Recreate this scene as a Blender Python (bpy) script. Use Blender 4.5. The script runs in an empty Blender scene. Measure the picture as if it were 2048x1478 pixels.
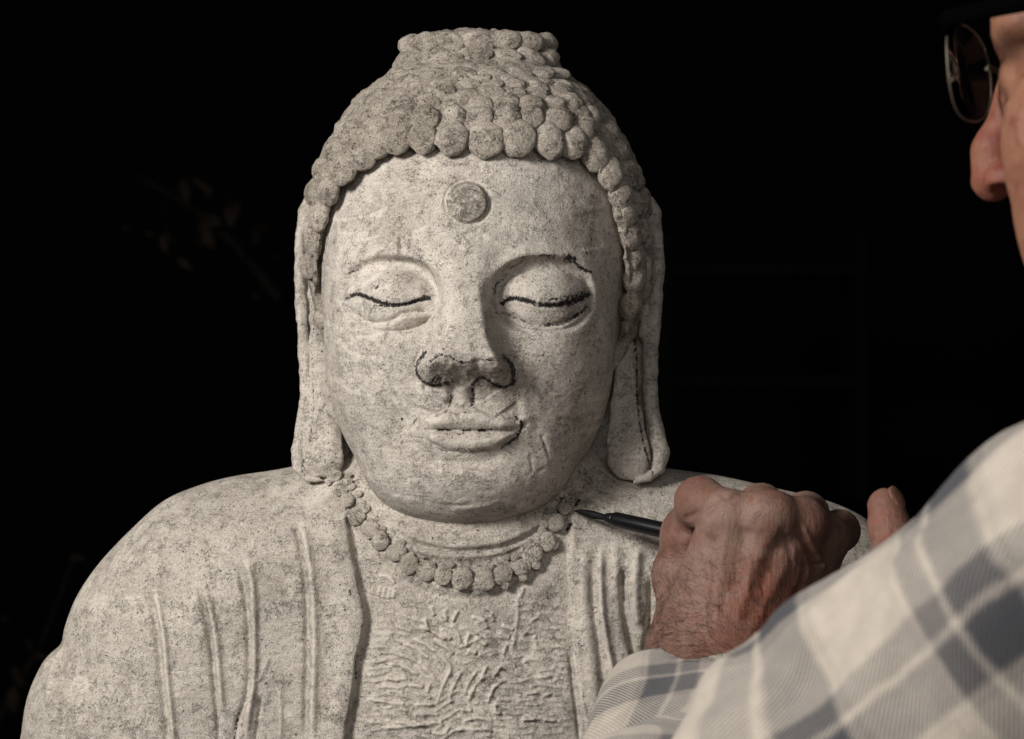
import bpy, math, random
import numpy as np

# ------------------------------------------------------------------ camera, light, exposure
sc = bpy.context.scene
rng = np.random.default_rng(7)
random.seed(7)
f32 = np.float32
CAM = 1200.0      # camera distance from the reference plane, mm
MPP = 0.25        # mm per photograph pixel on that plane

cam_d = bpy.data.cameras.new('camera')
cam = bpy.data.objects.new('camera', cam_d)
sc.collection.objects.link(cam)
cam.location = (0, -CAM / 1000, 0)
cam.rotation_euler = (math.radians(90), 0, 0)
cam_d.sensor_width = 36
cam_d.lens = 36 * 1.2 / 0.512
cam_d.clip_start, cam_d.clip_end = 0.02, 50
cam_d.dof.use_dof = True
cam_d.dof.focus_distance = 1.19
cam_d.dof.aperture_fstop = 13
sc.camera = cam

world = bpy.data.worlds.new('World')
sc.world = world
world.use_nodes = True
world.node_tree.nodes['Background'].inputs[0].default_value = (0.9, 0.95, 1.0, 1)
world.node_tree.nodes['Background'].inputs[1].default_value = 0.035


def lamp(name, loc, target, size, power, col):
    d = bpy.data.lights.new(name, 'AREA')
    d.shape = 'RECTANGLE'
    d.size, d.size_y = size
    d.energy = power
    d.color = col
    o = bpy.data.objects.new(name, d)
    sc.collection.objects.link(o)
    o.location = loc
    v = np.array(target) - np.array(loc)
    yaw = math.atan2(-v[0], v[1])
    pit = math.atan2(v[2], math.hypot(v[0], v[1]))
    o.rotation_euler = (math.pi / 2 + pit, 0, yaw)
    return o


lamp('key_lamp', (-0.82, -0.82, 0.50), (0.0, 0.0, 0.02), (0.34, 0.34), 21.0, (1.0, 0.955, 0.905))
lamp('fill_lamp', (0.25, -1.75, 0.5), (0.0, 0.0, 0.0), (1.2, 0.9), 5.5, (1.0, 0.97, 0.94))
sc.view_settings.view_transform = 'Standard'
sc.view_settings.look = 'None'
sc.view_settings.exposure = 0.0
sc.view_settings.gamma = 1.0
sc.view_settings.use_curve_mapping = False
sc.cycles.use_denoising = True
try:
    sc.cycles.denoiser = 'OPENIMAGEDENOISE'
    sc.cycles.denoising_prefilter = 'ACCURATE'
except Exception:
    pass
sc.cycles.max_bounces = 5
sc.cycles.diffuse_bounces = 3


# ------------------------------------------------------------------ helpers: places
def P(px, py, y=0.0):
    s = (CAM + y) / CAM * MPP
    return np.array([(px - 1024) * s, y, (739 - py) * s])


def uv_of(v):
    s = (CAM + v[:, 1]) / CAM * MPP
    return 1024 + v[:, 0] / s, 739 - v[:, 2] / s


# ------------------------------------------------------------------ helpers: implicit shapes (mm)
def smooth(a, b, x):
    t = np.clip((x - a) / (b - a), 0, 1)
    return t * t * (3 - 2 * t)


def smin(a, b, k):
    h = np.maximum(k - np.abs(a - b), 0) / k
    return np.minimum(a, b) - h * h * k * 0.25


def smax(a, b, k):
    return -smin(-a, -b, k)


def ell(p, c, r):
    q = (p - np.asarray(c, f32)) / np.asarray(r, f32)
    k0 = np.sqrt((q * q).sum(1)) + 1e-6
    q2 = q / np.asarray(r, f32)
    k1 = np.sqrt((q2 * q2).sum(1)) + 1e-6
    return k0 * (k0 - 1) / k1


def ellp(p, c, r, n):
    q = np.abs((p - np.asarray(c, f32)) / np.asarray(r, f32)) + 1e-5
    k = (q ** n).sum(1) ** (1.0 / n)
    return (k - 1) * min(r)


def rcone(p, a, b, ra, rb, flat=None):
    a = np.asarray(a, f32); b = np.asarray(b, f32)
    ab = b - a
    w = p - a
    t = np.clip((w @ ab) / (ab @ ab + 1e-9), 0, 1)
    d = w - t[:, None] * ab
    if flat is not None:
        d = d / np.asarray(flat, f32)
    return np.sqrt((d * d).sum(1)) - (ra + (rb - ra) * t)


def chain(p, pts, rad, k=3.0, flat=None):
    d = None
    for i in range(len(pts) - 1):
        e = rcone(p, pts[i], pts[i + 1], rad[i], rad[i + 1], flat)
        d = e if d is None else smin(d, e, k)
    return d


def surface(F, lo, hi, h, B=8, slack=1.4):
    lo = np.asarray(lo, float); hi = np.asarray(hi, float)
    nb = np.ceil((hi - lo) / (h * B)).astype(int) + 1
    n = nb * B
    bi = np.stack(np.meshgrid(*[np.arange(k) for k in nb], indexing='ij'), -1).reshape(-1, 3)
    cen = (lo + (bi + 0.5) * B * h - 0.5 * h).astype(f32)
    fc = F(cen)
    act = np.abs(fc) < slack * B * h * 0.9
    A = np.where(fc > 0, 9e3, -9e3).astype(f32).reshape(nb)
    A = np.repeat(np.repeat(np.repeat(A, B, 0), B, 1), B, 2)
    off = np.stack(np.meshgrid(*[np.arange(B)] * 3, indexing='ij'), -1).reshape(-1, 3)
    ab = bi[act]
    step = max(1, 400000 // (B ** 3))
    for s in range(0, len(ab), step):
        idx = (ab[s:s + step, None, :] * B + off[None]).reshape(-1, 3)
        A[idx[:, 0], idx[:, 1], idx[:, 2]] = F((lo + idx * h).astype(f32))
    S = A < 0
    c = S[:-1, :-1, :-1].astype(np.int8)
    tot = c.copy()
    cs = [(0, 0, 0), (1, 0, 0), (0, 1, 0), (1, 1, 0), (0, 0, 1), (1, 0, 1), (0, 1, 1), (1, 1, 1)]
    for dx, dy, dz in cs[1:]:
        tot += S[dx:n[0] - 1 + dx, dy:n[1] - 1 + dy, dz:n[2] - 1 + dz]
    cell = np.argwhere((tot > 0) & (tot < 8))
    vid = -np.ones(tot.shape, np.int64)
    vid[cell[:, 0], cell[:, 1], cell[:, 2]] = np.arange(len(cell))
    val = [A[cell[:, 0] + d[0], cell[:, 1] + d[1], cell[:, 2] + d[2]] for d in cs]
    acc = np.zeros((len(cell), 3)); cnt = np.zeros(len(cell))
    ed = [(0, 1), (2, 3), (4, 5), (6, 7), (0, 2), (1, 3), (4, 6), (5, 7), (0, 4), (1, 5), (2, 6), (3, 7)]
    for a, b in ed:
        va, vb = val[a], val[b]
        m = (va < 0) != (vb < 0)
        t = np.where(m, va / np.where(m, va - vb, 1), 0)
        t = np.clip(t, 0, 1)
        pa = np.array(cs[a]); pb = np.array(cs[b])
        acc += m[:, None] * (pa + t[:, None] * (pb - pa))
        cnt += m
    V = lo + (cell + acc / cnt[:, None]) * h
    Q = []
    for ax in range(3):
        o = [0, 0, 0]; o[ax] = 1
        s0 = S[:n[0] - o[0], :n[1] - o[1], :n[2] - o[2]]
        s1 = S[o[0]:, o[1]:, o[2]:]
        e = np.argwhere(s0 != s1)
        b1, b2 = (ax + 1) % 3, (ax + 2) % 3
        ok = (e[:, b1] > 0) & (e[:, b2] > 0) & np.all(e < np.array(tot.shape), 1)
        e = e[ok]
        d1 = np.zeros(3, int); d1[b1] = 1
        d2 = np.zeros(3, int); d2[b2] = 1
        g = lambda q: vid[q[:, 0], q[:, 1], q[:, 2]]
        q = np.stack([g(e - d1 - d2), g(e - d2), g(e), g(e - d1)], 1)
        inside = S[e[:, 0], e[:, 1], e[:, 2]]
        q[~inside] = q[~inside][:, ::-1]
        Q.append(q)
    Q = np.concatenate(Q)
    return V, Q[(Q >= 0).all(1)]


def refine(V, Q, mask):
    q = Q[mask]
    e = np.concatenate([q[:, [0, 1]], q[:, [1, 2]], q[:, [2, 3]], q[:, [3, 0]]])
    es = np.sort(e, 1)
    key = es[:, 0].astype(np.int64) * len(V) + es[:, 1]
    u, first, inv = np.unique(key, return_index=True, return_inverse=True)
    mid = (V[es[first, 0]] + V[es[first, 1]]) * 0.5
    cen = V[q].mean(1)
    nV = len(V)
    m = inv.reshape(4, -1) + nV
    cidx = np.arange(len(q)) + nV + len(mid)
    new = []
    for i in range(4):
        new.append(np.stack([q[:, i], m[i], cidx, m[i - 1]], 1))
    return np.concatenate([V, mid, cen]), np.concatenate([Q[~mask]] + new)


def settle(V, F, it=2, maxstep=2.0):
    V = V.astype(f32)
    e = 0.15
    ks = np.array([[1, -1, -1], [-1, -1, 1], [-1, 1, -1], [1, 1, 1]], f32)
    for _ in range(it):
        for s in range(0, len(V), 300000):
            p = V[s:s + 300000]
            g = np.zeros_like(p); f0 = 0
            for k in ks:
                fk = F(p + e * k)
                g += k * fk[:, None]; f0 = f0 + fk
            f0 = f0 / 4
            g = g / (4 * e)
            st = f0[:, None] * g / ((g * g).sum(1)[:, None] + 0.05)
            ln = np.sqrt((st * st).sum(1))[:, None] + 1e-9
            V[s:s + 300000] = p - st * np.minimum(1, maxstep / ln)
    return V.astype(float)


def grad(V, F):
    e = 0.3
    p = V.astype(f32)
    g = np.stack([F(p + e * np.eye(3, dtype=f32)[i]) - F(p - e * np.eye(3, dtype=f32)[i]) for i in range(3)], 1)
    return g / (np.linalg.norm(g, axis=1)[:, None] + 1e-9)


_lat = rng.random((64, 64, 64)).astype(f32) * 2 - 1


def vnoise(p, size):
    q = p / size
    i = np.floor(q).astype(int)
    f = q - i
    f = f * f * (3 - 2 * f)
    r = 0
    for dx in (0, 1):
        for dy in (0, 1):
            for dz in (0, 1):
                w = (f[:, 0] if dx else 1 - f[:, 0]) * (f[:, 1] if dy else 1 - f[:, 1]) * (f[:, 2] if dz else 1 - f[:, 2])
                r = r + w * _lat[(i[:, 0] + dx) & 63, (i[:, 1] + dy) & 63, (i[:, 2] + dz) & 63]
    return r


def spline(pts, n=6):
    p = np.asarray(pts, float)
    if len(p) < 3:
        return p
    a = np.vstack([2 * p[0] - p[1], p, 2 * p[-1] - p[-2]])
    out = []
    t = np.linspace(0, 1, n, endpoint=False)[:, None]
    for i in range(1, len(a) - 2):
        p0, p1, p2, p3 = a[i - 1], a[i], a[i + 1], a[i + 2]
        out.append(0.5 * (2 * p1 + (p2 - p0) * t + (2 * p0 - 5 * p1 + 4 * p2 - p3) * t ** 2 + (3 * p1 - p0 - 3 * p2 + p3) * t ** 3))
    out.append(p[-1:])
    return np.concatenate(out)


def dist(u, v, pts, reach, n=6):
    """distance to a smooth curve and the place along it, for the points within reach"""
    c = spline(pts, n)
    lo = c.min(0) - reach; hi = c.max(0) + reach
    m = np.nonzero((u > lo[0]) & (u < hi[0]) & (v > lo[1]) & (v < hi[1]))[0]
    if len(m) == 0:
        return m, None, None
    q = np.stack([u[m], v[m]], 1)
    best = np.full(len(m), 1e9); tt = np.zeros(len(m))
    for i in range(len(c) - 1):
        ab = c[i + 1] - c[i]
        w = q - c[i]
        t = np.clip((w @ ab) / (ab @ ab + 1e-9), 0, 1)
        d = np.hypot(w[:, 0] - t * ab[0], w[:, 1] - t * ab[1])
        k = d < best
        best[k] = d[k]; tt[k] = (i + t[k]) / (len(c) - 1)
    return m, best, tt


def carve(D, u, v, pts, w, d, taper=True):
    m, r, t = dist(u, v, pts, 3 * w)
    if r is None:
        return
    k = np.exp(-(r / w) ** 2) * d
    if taper:
        k *= smooth(0, 0.12, t) * smooth(1, 0.85, t)
    D[m] += k


def stroke(K, u, v, pts, w, s=1.0):
    m, r, t = dist(u, v, pts, 3 * w)
    if r is None:
        return
    K[m] = np.maximum(K[m], s * np.exp(-(r / (w * 1.15)) ** 2 * 0.7))


# ------------------------------------------------------------------ helpers: objects
def mesh_of(name, V, Q, attrs=None, smooth_shade=True):
    me = bpy.data.meshes.new(name)
    V = np.asarray(V, float) * 0.001
    if isinstance(Q, list):
        me.from_pydata(V.tolist(), [], Q)
    else:
        k = Q.shape[1]
        me.vertices.add(len(V))
        me.vertices.foreach_set('co', V.astype(f32).ravel())
        me.loops.add(Q.size)
        me.loops.foreach_set('vertex_index', Q.astype(np.int32).ravel())
        me.polygons.add(len(Q))
        me.polygons.foreach_set('loop_start', np.arange(0, Q.size, k, dtype=np.int32))
        me.update(calc_edges=True)
        me.validate()
    if attrs:
        for kx, a in attrs.items():
            a = np.asarray(a)
            if a.ndim == 1:
                at = me.attributes.new(kx, 'FLOAT', 'POINT')
                at.data.foreach_set('value', a.astype(f32))
            else:
                at = me.attributes.new(kx, 'FLOAT_VECTOR', 'POINT')
                at.data.foreach_set('vector', a.astype(f32).ravel())
    if smooth_shade:
        me.polygons.foreach_set('use_smooth', np.ones(len(me.polygons), bool))
    me.update()
    return me


def obj(name, me, mat, parent=None, loc=None):
    o = bpy.data.objects.new(name, me)
    sc.collection.objects.link(o)
    if mat and not me.materials:
        me.materials.append(mat)
    if parent:
        o.parent = parent
    if loc is not None:
        o.location = loc
    return o


def tag(o, label, cat=None, group=None, kind=None):
    o['label'] = label
    if cat:
        o['category'] = cat
    if group:
        o['group'] = group
    if kind:
        o['kind'] = kind
    return o


def thing(name, label, cat, loc=(0, 0, 0), group=None):
    o = bpy.data.objects.new(name, None)
    sc.collection.objects.link(o)
    o.empty_display_size = 0.03
    o.location = loc
    return tag(o, label, cat, group)


def pick(V, Q, mask, attrs):
    q = Q[mask]
    ids, inv = np.unique(q, return_inverse=True)
    return V[ids], inv.reshape(q.shape), {k: a[ids] for k, a in attrs.items()}


def tube(pts, rad, seg=10, up=(0, 0, 1), cap=True, squash=1.0):
    pts = np.asarray(pts, float)
    rad = np.broadcast_to(np.asarray(rad, float), (len(pts),))
    tg = np.gradient(pts, axis=0)
    tg /= np.linalg.norm(tg, axis=1)[:, None] + 1e-12
    V = []
    for i in range(len(pts)):
        a = np.cross(tg[i], up); a /= np.linalg.norm(a) + 1e-9
        b = np.cross(a, tg[i])
        an = np.arange(seg) * 2 * np.pi / seg
        V.append(pts[i] + rad[i] * (np.cos(an)[:, None] * a + squash * np.sin(an)[:, None] * b))
    V = np.concatenate(V)
    F = []
    for i in range(len(pts) - 1):
        for j in range(seg):
            k = (j + 1) % seg
            F.append((i * seg + j, i * seg + k, (i + 1) * seg + k, (i + 1) * seg + j))
    if cap:
        F.append(tuple(range(seg))[::-1])
        F.append(tuple((len(pts) - 1) * seg + j for j in range(seg)))
    return V, F


# ------------------------------------------------------------------ materials
class NT:
    def __init__(s, name):
        s.m = bpy.data.materials.new(name)
        s.m.use_nodes = True
        s.t = s.m.node_tree
        s.b = s.t.nodes['Principled BSDF']
        s.pos = s.node('ShaderNodeNewGeometry').outputs['Position']

    def node(s, k, **kw):
        n = s.t.nodes.new(k)
        for a, b in kw.items():
            setattr(n, a, b)
        return n

    def put(s, sock, val):
        if isinstance(val, bpy.types.NodeSocket):
            s.t.links.new(val, sock)
        else:
            sock.default_value = val

    def noise(s, scale, detail=4, rough=0.55, vec=None, dist=0.0):
        n = s.node('ShaderNodeTexNoise')
        s.put(n.inputs['Vector'], vec if vec is not None else s.pos)
        n.inputs['Scale'].default_value = scale
        n.inputs['Detail'].default_value = detail
        n.inputs['Roughness'].default_value = rough
        n.inputs['Distortion'].default_value = dist
        return n.outputs['Fac']

    def voro(s, scale, vec=None, feat='F1', rnd=1.0):
        n = s.node('ShaderNodeTexVoronoi', feature=feat)
        s.put(n.inputs['Vector'], vec if vec is not None else s.pos)
        n.inputs['Scale'].default_value = scale
        n.inputs['Randomness'].default_value = rnd
        return n.outputs['Distance']

    def map(s, x, a, b, c=0.0, d=1.0, smoothed=False):
        n = s.node('ShaderNodeMapRange', interpolation_type='SMOOTHSTEP' if smoothed else 'LINEAR')
        s.put(n.inputs[0], x)
        for i, k in enumerate((a, b, c, d)):
            s.put(n.inputs[1 + i], k)
        return n.outputs[0]

    def math(s, op, a, b=0.0, c=None):
        n = s.node('ShaderNodeMath', operation=op)
        s.put(n.inputs[0], a); s.put(n.inputs[1], b)
        if c is not None:
            s.put(n.inputs[2], c)
        return n.outputs[0]

    def mix(s, f, a, b, mode='MIX'):
        n = s.node('ShaderNodeMix', data_type='RGBA', blend_type=mode)
        s.put(n.inputs[0], f)
        s.put(n.inputs[6], a if isinstance(a, bpy.types.NodeSocket) else (*a, 1))
        s.put(n.inputs[7], b if isinstance(b, bpy.types.NodeSocket) else (*b, 1))
        return n.outputs[2]

    def attr(s, name, out='Fac'):
        n = s.node('ShaderNodeAttribute', attribute_name=name)
        return n.outputs[out]

    def stretch(s, scale, vec=None, rot=(0, 0, 0)):
        n = s.node('ShaderNodeMapping')
        s.put(n.inputs['Vector'], vec if vec is not None else s.pos)
        n.inputs['Scale'].default_value = scale
        n.inputs['Rotation'].default_value = rot
        return n.outputs[0]

    def bump(s, h, strength=0.5, d=0.0006, prev=None):
        n = s.node('ShaderNodeBump')
        n.inputs['Strength'].default_value = strength
        n.inputs['Distance'].default_value = d
        s.put(n.inputs['Height'], h)
        if prev is not None:
            s.put(n.inputs['Normal'], prev)
        return n.outputs[0]

    def done(s, col, rough=0.85, normal=None, spec=0.25):
        s.put(s.b.inputs['Base Color'], col if isinstance(col, bpy.types.NodeSocket) else (*col, 1))
        s.put(s.b.inputs['Roughness'], rough)
        s.b.inputs['Specular IOR Level'].default_value = spec
        if normal is not None:
            s.put(s.b.inputs['Normal'], normal)
        return s.m


def stone(name, light, dark, grime, mottle=(0.42, 0.66), ink=False, rough_bump=1.0):
    n = NT(name)
    big = n.noise(16, 5, 0.6)
    mid = n.noise(95, 5, 0.65)
    fine = n.noise(480, 5, 0.75)
    grain = n.noise(1350, 3, 0.8)
    m = n.math('MULTIPLY_ADD', mid, 0.55, n.math('MULTIPLY', big, 0.45))
    col = n.mix(n.map(m, mottle[0], mottle[1], 0, 1, True), light, dark)
    blot = n.noise(26, 8, 0.72, dist=0.5)
    col = n.mix(n.map(blot, 0.52, 0.68, 0, 0.5, True), col, tuple(c * 0.78 for c in dark))
    # rubbed pale patches, brushed streaks
    col = n.mix(n.map(n.noise(48, 6, 0.72), 0.50, 0.64, 0, 0.75, True), col, tuple(min(1, c * 1.3) for c in light))
    streak = n.noise(1.0, 4, 0.7, vec=n.stretch((130, 130, 700), rot=(0, 0.3, 0)))
    col = n.mix(n.map(streak, 0.53, 0.68, 0, 0.6, True), col, tuple(min(1, c * 1.15) for c in light))
    col = n.mix(n.map(streak, 0.46, 0.32, 0, 0.55, True), col, dark)
    # warm iron specks, dark mineral grains, hair-fine squiggling cracks
    col = n.mix(n.map(fine, 0.55, 0.71, 0, 0.7, True), col, grime)
    col = n.mix(n.map(grain, 0.535, 0.66, 0, 0.78, True), col, tuple(c * 0.35 for c in grime))
    col = n.mix(n.map(grain, 0.46, 0.32, 0, 0.6, True), col, tuple(min(1, c * 1.4) for c in light))
    vein = n.math('ABSOLUTE', n.math('SUBTRACT', n.noise(300, 5, 0.75, dist=0.8), 0.5))
    vm = n.math('MULTIPLY', n.map(vein, 0.022, 0.004, 0, 1, True), n.map(n.noise(120, 4, 0.7), 0.47, 0.62, 0, 1, True))
    col = n.mix(n.math('MULTIPLY', vm, 0.6), col, tuple(c * 0.25 for c in grime))
    pit = n.voro(330)
    pm = n.math('MULTIPLY', n.map(pit, 0.24, 0.10, 0, 1, True), n.map(n.noise(75, 4, 0.65), 0.54, 0.66, 0, 1, True))
    col = n.mix(n.math('MULTIPLY', pm, 0.75), col, tuple(c * 0.22 for c in grime))
    pit2 = n.voro(120)
    pm2 = n.math('MULTIPLY', n.map(pit2, 0.12, 0.05, 0, 1, True), n.map(n.noise(40, 4, 0.65), 0.5, 0.6, 0, 1, True))
    col = n.mix(n.math('MULTIPLY', pm2, 0.85), col, tuple(c * 0.15 for c in grime))
    if ink:
        k = n.attr('ink')
        rag = n.noise(560, 5, 0.8, dist=0.6)
        kk = n.math('ADD', k, n.map(rag, 0.3, 0.7, -0.75, 0.45))
        col = n.mix(n.map(kk, 0.40, 0.62, 0, 0.95, True), col, (0.014, 0.013, 0.014))
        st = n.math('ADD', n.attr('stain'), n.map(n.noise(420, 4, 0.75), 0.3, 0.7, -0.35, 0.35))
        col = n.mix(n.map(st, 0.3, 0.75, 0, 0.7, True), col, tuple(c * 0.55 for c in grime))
    if ink:
        pa = n.math('ADD', n.attr('pale'), n.map(n.noise(300, 4, 0.75), 0.3, 0.7, -0.5, 0.3))
        col = n.mix(n.map(pa, 0.25, 0.7, 0, 0.7, True), col, tuple(min(1, c * 1.25) for c in light))
    h = n.math('ADD', n.math('MULTIPLY', fine, 0.9), n.math('MULTIPLY', grain, 0.5))
    h = n.math('SUBTRACT', h, n.math('ADD', n.math('MULTIPLY', pm, 0.7), n.math('MULTIPLY', vm, 0.25)))
    nb = n.bump(mid, 0.6 * rough_bump, 0.0024)
    nb = n.bump(streak, 0.35 * rough_bump, 0.0008, nb)
    nb = n.bump(h, 0.9 * rough_bump, 0.0011, nb)
    return n.done(col, 0.92, nb, 0.12)


M_stone = stone('carved_stone', (0.585, 0.535, 0.475), (0.375, 0.332, 0.285), (0.215, 0.175, 0.135), ink=True)
M_body = stone('carved_stone_body', (0.55, 0.50, 0.44), (0.335, 0.298, 0.255), (0.185, 0.155, 0.12), ink=True)
M_hair = stone('weathered_stone', (0.52, 0.465, 0.40), (0.275, 0.236, 0.193), (0.135, 0.11, 0.083), mottle=(0.36, 0.62), rough_bump=1.5)
M_bead = stone('bead_stone', (0.54, 0.485, 0.42), (0.31, 0.27, 0.225), (0.16, 0.13, 0.10), mottle=(0.38, 0.62), rough_bump=1.4)


def plain(name, col, rough=0.6, spec=0.3, metal=0.0, var=0.2, scale=60, emit=None):
    n = NT(name)
    c = n.mix(n.map(n.noise(scale, 4, 0.6), 0.3, 0.7, 0, 1), tuple(k * (1 - var) for k in col), tuple(k * (1 + var) for k in col))
    n.b.inputs['Metallic'].default_value = metal
    return n.done(c, rough, None, spec)


# ------------------------------------------------------------------ the setting: a dark backdrop
n = NT('dark_backdrop')
cl = n.mix(n.noise(3, 4, 0.6), (0.0018, 0.0018, 0.002), (0.004, 0.0036, 0.0036))
M_back = n.done(cl, 1.0, None, 0.0)
gx = np.linspace(-3000, 3000, 60); gz = np.linspace(-1500, 1500, 40)
V = []
for z in gz:
    for x in gx:
        V.append((x, 2300 + 22 * math.sin(x * 0.021 + 0.5 * math.sin(z * 0.004)) + 14 * math.sin(x * 0.047 + 1.2), z))
Q = np.array([(j * 60 + i, j * 60 + i + 1, (j + 1) * 60 + i + 1, (j + 1) * 60 + i) for j in range(39) for i in range(59)])
bd = obj('backdrop', mesh_of('backdrop', V, Q), M_back)
tag(bd, 'black cloth backdrop hanging behind the stone statue', kind='structure')

# ------------------------------------------------------------------ the statue: torso
statue = thing('buddha_statue', 'pale weathered stone Buddha bust with closed eyes and snail-curl hair', 'statue', (0, 0, 0))

YC, TY, RR = 72.0, 62.0, 74.0
sil = [(-10, 1900), (20, 1600), (46, 1478), (60, 1390), (92, 1318), (126, 1284), (136, 1245), (160, 1185), (205, 1120), (270, 1052),
       (330, 1000), (400, 970), (470, 952), (560, 938), (640, 918), (715, 885), (760, 830), (790, 740),
       (1090, 740), (1130, 830), (1190, 890), (1260, 922), (1345, 938), (1420, 948), (1480, 960), (1550, 976), (1650, 1000),
       (1725, 1033), (1785, 1085), (1840, 1155), (1875, 1230), (1895, 1300), (1935, 1390), (1960, 1478), (1985, 1600), (2000, 1900)]
sp = spline(sil, 4)
sc_ = (CAM + YC) / CAM * MPP
poly = np.stack([(sp[:, 0] - 1024) * sc_, (739 - sp[:, 1]) * sc_], 1)
GX = np.arange(-330, 330, 2.0); GZ = np.arange(-330, 60, 2.0)
gxx, gzz = np.meshgrid(GX, GZ, indexing='ij')
gp = np.stack([gxx.ravel(), gzz.ravel()], 1)
dmin = np.full(len(gp), 1e9); inside = np.zeros(len(gp), bool)
for i in range(len(poly)):
    a = poly[i]; b = poly[(i + 1) % len(poly)]
    if i < len(poly) - 1:
        ab = b - a; w = gp - a
        t = np.clip((w @ ab) / (ab @ ab + 1e-9), 0, 1)
        dmin = np.minimum(dmin, np.hypot(w[:, 0] - t * ab[0], w[:, 1] - t * ab[1]))
    c = (a[1] > gp[:, 1]) != (b[1] > gp[:, 1])
    with np.errstate(divide='ignore', invalid='ignore'):
        xi = (b[0] - a[0]) * (gp[:, 1] - a[1]) / (b[1] - a[1]) + a[0]
    inside ^= c & (gp[:, 0] < xi)
SD = np.where(inside, dmin, -dmin).reshape(gxx.shape).astype(f32)


def silh(x, z):
    fx = np.clip((x - GX[0]) / 2.0, 0, len(GX) - 1.001); fz = np.clip((z - GZ[0]) / 2.0, 0, len(GZ) - 1.001)
    i = fx.astype(int); j = fz.astype(int)
    a = fx - i; b = fz - j
    return (SD[i, j] * (1 - a) * (1 - b) + SD[i + 1, j] * a * (1 - b) + SD[i, j + 1] * (1 - a) * b + SD[i + 1, j + 1] * a * b)


def F_torso(p):
    s = silh(p[:, 0], p[:, 2])
    w = np.maximum(RR - s, 0)
    k = TY / RR
    d = np.sqrt(w * w + ((p[:, 1] - YC) / k) ** 2) - RR
    # a fuller breast and an upright neck
    d = smin(d, ellp(p, P(935, 1480, 60), (92, 66, 84), 2.3), 30)
    d = smin(d, rcone(p, P(935, 900, 62), P(935, 1150, 62), 47, 60), 22)
    d = smax(d, -255 - p[:, 2], 3)
    return d.astype(f32)


robe_l = np.array([(690, 960), (692, 1010), (700, 1080), (716, 1150), (727, 1200), (731, 1240), (724, 1280), (714, 1320), (708, 1380), (699, 1430), (690, 1500), (680, 1700)], float)
robe_r = np.array([(1140, 960), (1142, 1060), (1140, 1130), (1143, 1200), (1150, 1280), (1158, 1340), (1166, 1400), (1178, 1478), (1190, 1700)], float)


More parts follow.
